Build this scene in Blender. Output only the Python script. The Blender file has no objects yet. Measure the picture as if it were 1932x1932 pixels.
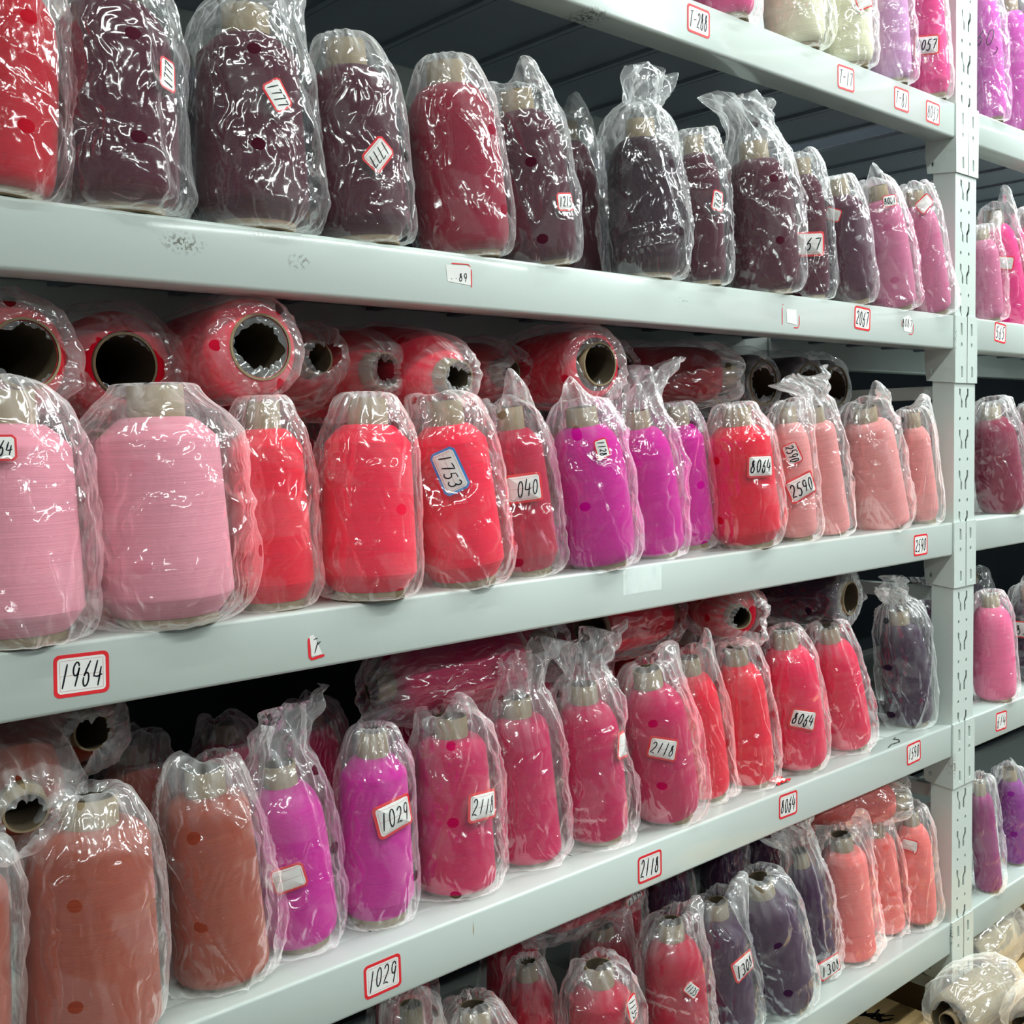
import bpy, math, random
import numpy as np
from mathutils import Vector, Matrix
from mathutils.geometry import tessellate_polygon

# ------------------------------------------------------------------ camera, world, lights
scn = bpy.context.scene
COL = scn.collection

def lin(c):
    def f(v):
        v /= 255.0
        return v/12.92 if v <= .04045 else ((v+.055)/1.055)**2.4
    return (f(c[0]), f(c[1]), f(c[2]), 1.0)

def make_camera():
    yaw, pit, rol = 0.740287, -0.06427338, -0.01992353
    cy, sy, cp, sp = math.cos(yaw), math.sin(yaw), math.cos(pit), math.sin(pit)
    F = Vector((sy*cp, cy*cp, sp)); R = Vector((cy, -sy, 0)); U = R.cross(F)
    c, s = math.cos(rol), math.sin(rol)
    R2 = R*c+U*s; U2 = U*c-R*s
    cd = bpy.data.cameras.new('camera'); co = bpy.data.objects.new('camera', cd); COL.objects.link(co)
    cd.sensor_width = 36; cd.sensor_height = 36; cd.sensor_fit = 'HORIZONTAL'
    cd.lens = 36*2120.04/1932; cd.clip_start = .02
    m = Matrix.Identity(4)
    for i in range(3):
        m[i][0] = R2[i]; m[i][1] = U2[i]; m[i][2] = -F[i]
    m.translation = Vector((0, -0.96669579, 0.16690127))
    co.matrix_world = m
    scn.camera = co
make_camera()

w = bpy.data.worlds.new('world'); scn.world = w; w.use_nodes = True
w.node_tree.nodes['Background'].inputs[0].default_value = (.80, .90, 1.0, 1)
w.node_tree.nodes['Background'].inputs[1].default_value = .15

def area(name, loc, size, sizey, power, color, tgt):
    ld = bpy.data.lights.new(name, 'AREA'); ld.shape = 'RECTANGLE'; ld.size = size; ld.size_y = sizey
    ld.energy = power; ld.color = color
    o = bpy.data.objects.new(name, ld); COL.objects.link(o); o.location = loc
    d = Vector(tgt)-Vector(loc)
    o.rotation_euler = d.to_track_quat('-Z', 'Y').to_euler() if d.xy.length > 1e-3 else (0, 0, 0)
    return o
area('ceiling_tube_or_fill_light', (0.9, -1.25, 1.80), 2.6, .05, 36, (.90, 1.0, .965), (0.9, -1.25, 0))
area('ceiling_tube_or_fill_light', (3.6, -1.20, 1.80), 1.6, .07, 46, (.90, 1.0, .99), (3.6, -1.20, 0))
area('ceiling_tube_or_fill_light', (5.3, -1.90, 1.80), 2.0, .30, 75, (.92, 1.0, 1.0), (5.3, -1.90, 0))
area('ceiling_tube_or_fill_light', (1.6, -3.4, 1.80), 5.0, .07, 95, (.90, 1.0, .975), (1.6, -3.4, 0))  # added strip behind the camera, for film glints and frontal fill
area('ceiling_tube_or_fill_light', (-1.9, -1.35, 1.80), 2.2, .06, 24, (.90, 1.0, .965), (-1.9, -1.35, 0))
area('ceiling_tube_or_fill_light', (2.3, -0.60, 1.80), 1.2, .06, 34, (.90, 1.0, 1.0), (2.3, -0.60, 0))

scn.view_settings.view_transform = 'Standard'
scn.view_settings.look = 'None'
scn.view_settings.gamma = 1
scn.view_settings.use_curve_mapping = False
scn.view_settings.exposure = 0.10
scn.cycles.max_bounces = 5
scn.cycles.use_adaptive_sampling = True
scn.cycles.adaptive_threshold = .08
scn.cycles.adaptive_min_samples = 12
scn.cycles.light_sampling_threshold = .03
scn.cycles.transparent_max_bounces = 18
scn.cycles.transmission_bounces = 4
scn.cycles.glossy_bounces = 3
scn.cycles.caustics_reflective = False
scn.cycles.caustics_refractive = False
scn.cycles.sample_clamp_indirect = 4
scn.cycles.use_denoising = True

# ------------------------------------------------------------------ materials
def new_mat(name):
    m = bpy.data.materials.new(name); m.use_nodes = True
    nt = m.node_tree; nt.nodes.clear()
    out = nt.nodes.new('ShaderNodeOutputMaterial')
    return m, nt, nt.nodes.new, nt.links.new, out

def bsdf(nt, color=None, rough=.5, spec=.5):
    b = nt.nodes.new('ShaderNodeBsdfPrincipled')
    if color: b.inputs['Base Color'].default_value = color
    b.inputs['Roughness'].default_value = rough
    b.inputs['Specular IOR Level'].default_value = spec
    return b

def plain(name, rgb, rough=.6, spec=.4, noise=0.0, scale=60):
    m, nt, N, L, out = new_mat(name)
    b = bsdf(nt, lin(rgb), rough, spec)
    if noise:
        tc = N('ShaderNodeTexCoord'); nz = N('ShaderNodeTexNoise'); nz.inputs['Scale'].default_value = scale
        nz.inputs['Detail'].default_value = 5
        mx = N('ShaderNodeMixRGB'); mx.blend_type = 'MULTIPLY'; mx.inputs[0].default_value = noise
        mx.inputs[1].default_value = lin(rgb)
        L(tc.outputs['Object'], nz.inputs['Vector']); L(nz.outputs['Fac'], mx.inputs[2]); L(mx.outputs[0], b.inputs['Base Color'])
    L(b.outputs[0], out.inputs[0])
    return m

def paint_mat():
    m, nt, N, L, out = new_mat('white_paint')
    b = bsdf(nt, lin((208, 217, 211)), .34, .5)
    b.inputs['Coat Weight'].default_value = .7; b.inputs['Coat Roughness'].default_value = .10
    g = N('ShaderNodeNewGeometry')
    nz = N('ShaderNodeTexNoise'); nz.inputs['Scale'].default_value = 260; nz.inputs['Detail'].default_value = 3
    L(g.outputs['Position'], nz.inputs['Vector'])
    bp = N('ShaderNodeBump'); bp.inputs['Strength'].default_value = .05; bp.inputs['Distance'].default_value = .001
    L(nz.outputs['Fac'], bp.inputs['Height']); L(bp.outputs[0], b.inputs['Normal'])
    # grime smudges and chips, each with its own place on the steel: (centre, radius, threshold, colour)
    spots = [((.483, 0, .352), (.026, .05, .012), .50, (120, 118, 108), 420), ((.606, 0, .346), (.017, .05, .009), .52, (125, 122, 112), 420),
             ((1.046, .02, .688), (.03, .05, .010), .50, (70, 70, 66), 160), ((1.203, 0, .347), (.02, .03, .009), .56, (160, 165, 160), 300),
             ((1.978, 0, -.452), (.008, .02, .028), .50, (110, 85, 60), 130), ((1.972, 0, -.775), (.007, .02, .022), .50, (90, 90, 84), 100),
             ((1.975, -.01, .335), (.004, .03, .03), .5, (110, 105, 95), 200), ((2.17, 0, .672), (.03, .05, .006), .5, (60, 62, 62), 90),
             ((.715, 0, -.372), (.012, .02, .002), .4, (90, 90, 90), 300), ((.81, 0, -.395), (.0015, .02, .012), .35, (170, 150, 120), 90)]
    prev = None
    n2 = N('ShaderNodeTexNoise'); n2.inputs['Detail'].default_value = 4; n2.inputs['Scale'].default_value = 260
    L(g.outputs['Position'], n2.inputs['Vector'])
    base = N('ShaderNodeRGB'); base.outputs[0].default_value = lin((208, 217, 211)); prev = base.outputs[0]
    for c, r, th, colr, sc in spots:
        mp = N('ShaderNodeMapping'); mp.vector_type = 'POINT'
        mp.inputs['Location'].default_value = [-c[i]/r[i] for i in range(3)]
        mp.inputs['Scale'].default_value = [1/v for v in r]
        L(g.outputs['Position'], mp.inputs['Vector'])
        ln = N('ShaderNodeVectorMath'); ln.operation = 'LENGTH'; L(mp.outputs[0], ln.inputs[0])
        fo = N('ShaderNodeMapRange'); fo.inputs[1].default_value = 1.0; fo.inputs[2].default_value = 0.2
        fo.inputs[3].default_value = 0; fo.inputs[4].default_value = 1; L(ln.outputs['Value'], fo.inputs[0])
        th_ = N('ShaderNodeMapRange'); th_.inputs[1].default_value = th; th_.inputs[2].default_value = th+.06
        L(n2.outputs['Fac'], th_.inputs[0])
        mu = N('ShaderNodeMath'); mu.operation = 'MULTIPLY'; L(fo.outputs[0], mu.inputs[0]); L(th_.outputs[0], mu.inputs[1])
        mx = N('ShaderNodeMixRGB'); L(mu.outputs[0], mx.inputs[0]); L(prev, mx.inputs[1]); mx.inputs[2].default_value = lin(colr)
        prev = mx.outputs[0]
    L(prev, b.inputs['Base Color'])
    L(b.outputs[0], out.inputs[0])
    return m

def yarn_mat(name, rgb):
    m, nt, N, L, out = new_mat(name)
    b = bsdf(nt, None, .85, .15)
    b.inputs['Sheen Weight'].default_value = .12; b.inputs['Sheen Roughness'].default_value = .4
    tc = N('ShaderNodeTexCoord'); mp = N('ShaderNodeMapping'); mp.inputs['Scale'].default_value = (7, 7, 1500)
    mp.inputs['Rotation'].default_value = (.03, .02, 0)
    nz = N('ShaderNodeTexNoise'); nz.inputs['Scale'].default_value = 1; nz.inputs['Detail'].default_value = 3
    L(tc.outputs['Object'], mp.inputs[0]); L(mp.outputs[0], nz.inputs['Vector'])
    mp2 = N('ShaderNodeMapping'); mp2.inputs['Scale'].default_value = (14, 14, 26)
    n2 = N('ShaderNodeTexNoise'); n2.inputs['Scale'].default_value = 1; n2.inputs['Detail'].default_value = 2
    L(tc.outputs['Object'], mp2.inputs[0]); L(mp2.outputs[0], n2.inputs['Vector'])
    c = lin(rgb); dk = tuple(v*.84 for v in c[:3])+(1,)
    ra = N('ShaderNodeMapRange'); ra.inputs[1].default_value = .36; ra.inputs[2].default_value = .62
    L(nz.outputs['Fac'], ra.inputs[0])
    mx = N('ShaderNodeMixRGB'); mx.inputs[1].default_value = dk; mx.inputs[2].default_value = c; L(ra.outputs[0], mx.inputs[0])
    mx2 = N('ShaderNodeMixRGB'); mx2.blend_type = 'MULTIPLY'; mx2.inputs[0].default_value = .10
    L(mx.outputs[0], mx2.inputs[1]); L(n2.outputs['Fac'], mx2.inputs[2])
    L(mx2.outputs[0], b.inputs['Base Color'])
    bp = N('ShaderNodeBump'); bp.inputs['Strength'].default_value = .35; bp.inputs['Distance'].default_value = .0008
    L(nz.outputs['Fac'], bp.inputs['Height']); L(bp.outputs[0], b.inputs['Normal'])
    L(b.outputs[0], out.inputs[0])
    return m

def film_mat(name, haze=.07, holes=True, scale=1.0):
    m, nt, N, L, out = new_mat(name)
    tc = N('ShaderNodeTexCoord'); oi = N('ShaderNodeObjectInfo')
    off = N('ShaderNodeVectorMath'); off.operation = 'SCALE'; off.inputs[0].default_value = (31, 17, 23)
    L(oi.outputs['Random'], off.inputs['Scale'])
    ad = N('ShaderNodeVectorMath'); L(tc.outputs['Object'], ad.inputs[0]); L(off.outputs[0], ad.inputs[1])
    # warped creases
    nz = N('ShaderNodeTexNoise'); nz.inputs['Scale'].default_value = 22*scale; nz.inputs['Detail'].default_value = 1
    L(ad.outputs[0], nz.inputs['Vector'])
    wp = N('ShaderNodeVectorMath'); wp.operation = 'SCALE'; wp.inputs['Scale'].default_value = .05
    L(nz.outputs['Color'], wp.inputs[0])
    a2 = N('ShaderNodeVectorMath'); L(ad.outputs[0], a2.inputs[0]); L(wp.outputs[0], a2.inputs[1])
    mp = N('ShaderNodeMapping'); mp.inputs['Scale'].default_value = (1, 1, .45); mp.inputs['Rotation'].default_value = (.25, .2, 0); L(a2.outputs[0], mp.inputs[0])
    def ridged(sc, det, src):
        n_ = N('ShaderNodeTexNoise'); n_.inputs['Scale'].default_value = sc*scale; n_.inputs['Detail'].default_value = det; n_.inputs['Roughness'].default_value = .45
        L(src, n_.inputs['Vector'])
        s_ = N('ShaderNodeMath'); s_.operation = 'SUBTRACT'; L(n_.outputs['Fac'], s_.inputs[0]); s_.inputs[1].default_value = .5
        a_ = N('ShaderNodeMath'); a_.operation = 'ABSOLUTE'; L(s_.outputs[0], a_.inputs[0])
        return a_.outputs[0]
    mq = N('ShaderNodeMapping'); mq.inputs['Scale'].default_value = (1, 1, .17); mq.inputs['Rotation'].default_value = (.12, -.22, 0); L(a2.outputs[0], mq.inputs[0])
    r1 = ridged(38, 2, mq.outputs[0])
    msk = N('ShaderNodeTexNoise'); msk.inputs['Scale'].default_value = 13*scale; msk.inputs['Detail'].default_value = 0
    L(ad.outputs[0], msk.inputs['Vector'])
    mr = N('ShaderNodeMapRange'); mr.inputs[1].default_value = .44; mr.inputs[2].default_value = .60
    mr.inputs[3].default_value = .12; mr.inputs[4].default_value = 1; L(msk.outputs['Fac'], mr.inputs[0])
    def mul(x_, k_, add_=None):
        m_ = N('ShaderNodeMath'); m_.operation = 'MULTIPLY_ADD' if add_ is not None else 'MULTIPLY'; L(x_, m_.inputs[0])
        if isinstance(k_, float): m_.inputs[1].default_value = k_
        else: L(k_, m_.inputs[1])
        if add_ is not None: L(add_, m_.inputs[2])
        return m_.outputs[0]
    def facets(sc, k_):
        v_ = N('ShaderNodeTexVoronoi'); v_.feature = 'F1'; v_.inputs['Scale'].default_value = sc*scale; L(mp.outputs[0], v_.inputs['Vector'])
        d_ = N('ShaderNodeVectorMath'); d_.operation = 'SUBTRACT'; L(mp.outputs[0], d_.inputs[0]); L(v_.outputs['Position'], d_.inputs[1])
        c_ = N('ShaderNodeVectorMath'); c_.operation = 'SUBTRACT'; L(v_.outputs['Color'], c_.inputs[0]); c_.inputs[1].default_value = (.5, .5, .5)
        o_ = N('ShaderNodeVectorMath'); o_.operation = 'DOT_PRODUCT'; L(d_.outputs[0], o_.inputs[0]); L(c_.outputs[0], o_.inputs[1])
        return mul(o_.outputs['Value'], k_*sc*scale)
    fine = mul(mul(facets(110, .11), 1.0, facets(50, .44)), mr.outputs[0])
    hgt = mul(r1, 1.35, fine)
    bp = N('ShaderNodeBump'); bp.inputs['Strength'].default_value = 1.0; bp.inputs['Distance'].default_value = .0095
    L(hgt, bp.inputs['Height'])
    tr = N('ShaderNodeBsdfTransparent'); tr.inputs[0].default_value = (.98, .98, .98, 1)
    df = N('ShaderNodeBsdfDiffuse'); df.inputs[0].default_value = (.95, .95, .95, 1); L(bp.outputs[0], df.inputs['Normal'])
    tl = N('ShaderNodeBsdfTranslucent'); tl.inputs[0].default_value = (.95, .95, .95, 1); L(bp.outputs[0], tl.inputs['Normal'])
    hz = N('ShaderNodeMixShader'); hz.inputs[0].default_value = .4; L(df.outputs[0], hz.inputs[1]); L(tl.outputs[0], hz.inputs[2])
    lw = N('ShaderNodeLayerWeight'); lw.inputs['Blend'].default_value = .35; L(bp.outputs[0], lw.inputs['Normal'])
    pw = N('ShaderNodeMath'); pw.operation = 'POWER'; L(lw.outputs['Facing'], pw.inputs[0]); pw.inputs[1].default_value = 2.2
    hf = N('ShaderNodeMath'); hf.operation = 'MULTIPLY_ADD'; L(pw.outputs[0], hf.inputs[0]); hf.inputs[1].default_value = .34; hf.inputs[2].default_value = haze
    ga = N('ShaderNodeAttribute'); ga.attribute_name = 'gather'
    hg = mul(ga.outputs['Fac'], .30, hf.outputs[0])
    mix1 = N('ShaderNodeMixShader'); L(hg, mix1.inputs[0]); L(tr.outputs[0], mix1.inputs[1]); L(hz.outputs[0], mix1.inputs[2])
    fr = N('ShaderNodeFresnel'); fr.inputs['IOR'].default_value = 1.5; L(bp.outputs[0], fr.inputs['Normal'])
    f2 = mul(fr.outputs[0], 2.4)
    f3 = N('ShaderNodeMath'); f3.operation = 'MINIMUM'; L(f2, f3.inputs[0]); f3.inputs[1].default_value = .38
    gl = N('ShaderNodeBsdfGlossy'); gl.inputs['Roughness'].default_value = .10; L(bp.outputs[0], gl.inputs['Normal']); L(f3.outputs[0], gl.inputs['Color'])
    mix2 = N('ShaderNodeAddShader'); L(mix1.outputs[0], mix2.inputs[0]); L(gl.outputs[0], mix2.inputs[1])
    last = mix2.outputs[0]
    if holes:   # punched vent holes: a lattice in the film's own unrolled coordinates (metres)
        uv = N('ShaderNodeUVMap')
        sp = N('ShaderNodeSeparateXYZ'); L(uv.outputs[0], sp.inputs[0])
        comps = []
        for k, (per, ph) in enumerate(((.105, .37), (.088, .61))):
            o1 = N('ShaderNodeMath'); o1.operation = 'MULTIPLY_ADD'; L(oi.outputs['Random'], o1.inputs[0]); o1.inputs[1].default_value = ph*7; L(sp.outputs[k], o1.inputs[2])
            d1 = N('ShaderNodeMath'); d1.operation = 'DIVIDE'; L(o1.outputs[0], d1.inputs[0]); d1.inputs[1].default_value = per
            fr1 = N('ShaderNodeMath'); fr1.operation = 'FRACT'; L(d1.outputs[0], fr1.inputs[0])
            s1 = N('ShaderNodeMath'); s1.operation = 'SUBTRACT'; L(fr1.outputs[0], s1.inputs[0]); s1.inputs[1].default_value = .5
            x1 = N('ShaderNodeMath'); x1.operation = 'MULTIPLY'; L(s1.outputs[0], x1.inputs[0]); x1.inputs[1].default_value = per
            comps.append(x1)
        cb = N('ShaderNodeCombineXYZ'); L(comps[0].outputs[0], cb.inputs[0]); L(comps[1].outputs[0], cb.inputs[1])
        le = N('ShaderNodeVectorMath'); le.operation = 'LENGTH'; L(cb.outputs[0], le.inputs[0])
        lt = N('ShaderNodeMath'); lt.operation = 'LESS_THAN'; L(le.outputs['Value'], lt.inputs[0]); lt.inputs[1].default_value = .0058
        t2 = N('ShaderNodeBsdfTransparent')
        mix3 = N('ShaderNodeMixShader'); L(lt.outputs[0], mix3.inputs[0]); L(last, mix3.inputs[1]); L(t2.outputs[0], mix3.inputs[2])
        last = mix3.outputs[0]
    L(last, out.inputs[0])
    return m

def cardboard_mat(name, rgb, scale=120):
    m, nt, N, L, out = new_mat(name)
    b = bsdf(nt, None, .8, .2)
    tc = N('ShaderNodeTexCoord'); nz = N('ShaderNodeTexNoise'); nz.inputs['Scale'].default_value = scale; nz.inputs['Detail'].default_value = 6
    L(tc.outputs['Object'], nz.inputs['Vector'])
    mx = N('ShaderNodeMixRGB'); c = lin(rgb); mx.inputs[1].default_value = tuple(v*.72 for v in c[:3])+(1,); mx.inputs[2].default_value = tuple(min(1, v*1.12) for v in c[:3])+(1,)
    L(nz.outputs['Fac'], mx.inputs[0]); L(mx.outputs[0], b.inputs['Base Color']); L(b.outputs[0], out.inputs[0])
    return m

MAT = {'paint': paint_mat(), 'film': film_mat('clear_film', .035), 'film_back': film_mat('clear_film_dusty', .04, False, .8),
       'film_big': film_mat('clear_film_sack', .12, False, .7),
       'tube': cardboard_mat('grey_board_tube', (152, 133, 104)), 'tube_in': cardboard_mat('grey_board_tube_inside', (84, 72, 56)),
       'carton': cardboard_mat('brown_carton', (192, 160, 112), 25),
       'paper': plain('sticker_paper', (236, 232, 228), .5), 'red': plain('sticker_red', (226, 40, 48), .5),
       'blue': plain('sticker_blue', (70, 135, 205), .5), 'thin': plain('sticker_hairline', (190, 110, 110), .6),
       'ink': plain('black_marker_ink', (18, 18, 28), .4), 'inkred': plain('red_print_ink', (170, 60, 50), .6),
       'deck': plain('shade_grey_deck_underside', (128, 136, 146), .45, .5, .15, 6), 'tape': film_mat('clear_tape', .05, False, .3),  # deck underside grey stands in for shade beneath the white-painted panels
       'floor': plain('grey_floor', (120, 116, 110), .5, .4, .4, 8), 'wall': plain('blue_grey_wall', (44, 50, 58), .8, .2, .3, 5),
       'ceil': plain('pale_ceiling', (200, 206, 208), .9, .1, .1, 5), 'wall2': plain('grey_wall', (150, 152, 152), .9, .1, .2, 4),
       'wire': plain('dark_wire', (70, 68, 66), .4)}
YARN = {'beige': (160, 146, 118), 'rose': (232, 70, 138), 'cream': (232, 226, 196), 'lilac': (205, 150, 195), 'orchid': (214, 96, 186),
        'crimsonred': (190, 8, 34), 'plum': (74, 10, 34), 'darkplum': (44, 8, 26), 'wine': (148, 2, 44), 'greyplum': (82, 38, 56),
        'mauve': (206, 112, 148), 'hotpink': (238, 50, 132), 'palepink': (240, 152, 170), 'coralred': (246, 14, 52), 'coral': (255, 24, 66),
        'crimson': (190, 8, 58), 'magenta': (214, 0, 152), 'redpink': (236, 0, 48), 'salmon': (238, 150, 148), 'wineplum': (138, 26, 62),
        'brown': (158, 68, 46), 'magenta2': (206, 0, 150), 'crimson2': (200, 2, 82), 'red2': (240, 4, 50), 'rose2': (238, 10, 74),
        'purple': (50, 18, 52), 'pink2': (250, 108, 156), 'orangered': (226, 34, 30), 'crimson3': (186, 4, 50), 'purple2': (62, 16, 62),
        'salmon2': (255, 122, 116), 'orchid2': (160, 50, 120), 'violet': (150, 40, 150), 'ember': (226, 10, 40), 'duskred': (176, 44, 52)}
YM = {k: yarn_mat('yarn_'+k, v) for k, v in YARN.items()}

# ------------------------------------------------------------------ mesh helpers
def link_mesh(name, verts, faces, mats, parent=None, smooth=False, midx=None, uvs=None):
    me = bpy.data.meshes.new(name)
    me.from_pydata([tuple(map(float, v)) for v in verts], [], [tuple(map(int, f)) for f in faces])
    for mt in (mats if isinstance(mats, (list, tuple)) else [mats]): me.materials.append(mt)
    if midx is not None: me.polygons.foreach_set('material_index', np.asarray(midx, dtype=np.int32))
    if smooth: me.polygons.foreach_set('use_smooth', [True]*len(me.polygons))
    if uvs is not None:
        lay = me.uv_layers.new(name='UVMap')
        idx = np.empty(len(me.loops), dtype=np.int32); me.loops.foreach_get('vertex_index', idx)
        lay.data.foreach_set('uv', np.asarray(uvs, dtype=np.float32)[idx].ravel())
    me.update()
    o = bpy.data.objects.new(name, me); COL.objects.link(o)
    if parent: o.parent = parent
    return o

def empty(name, label, cat, group=None, M=None):
    o = bpy.data.objects.new(name, None); COL.objects.link(o); o.empty_display_size = .05
    o['label'] = label; o['category'] = cat
    if group: o['group'] = group
    if M is not None: o.matrix_world = M
    return o

def box_data(x0, x1, y0, y1, z0, z1):
    v = [(x0, y0, z0), (x1, y0, z0), (x1, y1, z0), (x0, y1, z0), (x0, y0, z1), (x1, y0, z1), (x1, y1, z1), (x0, y1, z1)]
    f = [(0, 3, 2, 1), (4, 5, 6, 7), (0, 1, 5, 4), (1, 2, 6, 5), (2, 3, 7, 6), (3, 0, 4, 7)]
    return v, f

class MB:
    def __init__(s): s.v = []; s.f = []; s.m = []
    def add(s, v, f, m=0):
        n = len(s.v); s.v += [tuple(a) for a in v]; s.f += [tuple(i+n for i in q) for q in f]; s.m += [m]*len(f)
    def box(s, *a, m=0): s.add(*box_data(*a), m)
    def build(s, name, mats, parent=None, smooth=False): return link_mesh(name, s.v, s.f, mats, parent, smooth, s.m)

def bevel(o, w, seg=2):
    b = o.modifiers.new('bevel', 'BEVEL'); b.width = w; b.segments = seg; b.limit_method = 'ANGLE'; b.angle_limit = .6
    return o

def grid_faces(nu, nv, closed=True, flip=False):
    f = []
    for j in range(nv-1):
        for i in range(nu if closed else nu-1):
            a = j*nu+i; b = j*nu+(i+1) % nu; c = (j+1)*nu+(i+1) % nu; d = (j+1)*nu+i
            f.append((a, d, c, b) if flip else (a, b, c, d))
    return f

def lathe(pts, nu=56):
    th = np.linspace(0, 2*np.pi, nu, endpoint=False)
    V = []
    for z, r in pts:
        V += [(r*math.cos(t), r*math.sin(t), z) for t in th]
    return V, grid_faces(nu, len(pts))

def chaikin(p, n):
    p = [np.array(q, float) for q in p]
    for _ in range(n):
        q = [p[0]]
        for a, b in zip(p[:-1], p[1:]): q += [a*.75+b*.25, a*.25+b*.75]
        q.append(p[-1]); p = q
    return p

PROF = {'flush': ([(.010, .60), (.012, .70), (.105, .99), (.12, 1.0), (.77, .89), (.785, .87), (.865, .56), (.87, .42)], 1),
        'bevel': ([(.045, .74), (.05, .78), (.125, .985), (.14, 1.0), (.77, .89), (.785, .87), (.865, .56), (.87, .42)], 1),
        'round': ([(.04, .74), (.045, .84), (.08, .96), (.16, 1.0), (.45, 1.0), (.70, .955), (.80, .84), (.87, .62), (.885, .42)], 2),
        'straight': ([(.03, .74), (.035, .92), (.06, 1.0), (.1, 1.0), (.78, .88), (.84, .83), (.88, .66), (.885, .42)], 1)}

def yarn_body(style, H, r, parent, mat, nu=56, tb=.74, tt=.42):
    pr, n = PROF[style]
    pts = chaikin(pr, n)
    pts = [(z*H, max(q, tt*.9)*r) for z, q in pts]
    V, F = lathe(pts, nu)
    return link_mesh('yarn_winding', V, F, mat, parent, True)

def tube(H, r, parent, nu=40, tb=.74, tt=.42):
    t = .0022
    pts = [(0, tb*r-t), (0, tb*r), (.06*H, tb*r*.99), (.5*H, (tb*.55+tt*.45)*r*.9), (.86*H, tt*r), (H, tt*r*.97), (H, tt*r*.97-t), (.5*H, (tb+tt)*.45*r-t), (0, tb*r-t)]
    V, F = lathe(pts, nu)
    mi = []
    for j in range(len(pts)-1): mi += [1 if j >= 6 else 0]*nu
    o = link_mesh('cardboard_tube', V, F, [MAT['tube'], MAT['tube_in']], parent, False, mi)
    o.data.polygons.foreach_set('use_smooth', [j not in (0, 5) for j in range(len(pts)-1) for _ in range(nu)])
    return o

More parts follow.
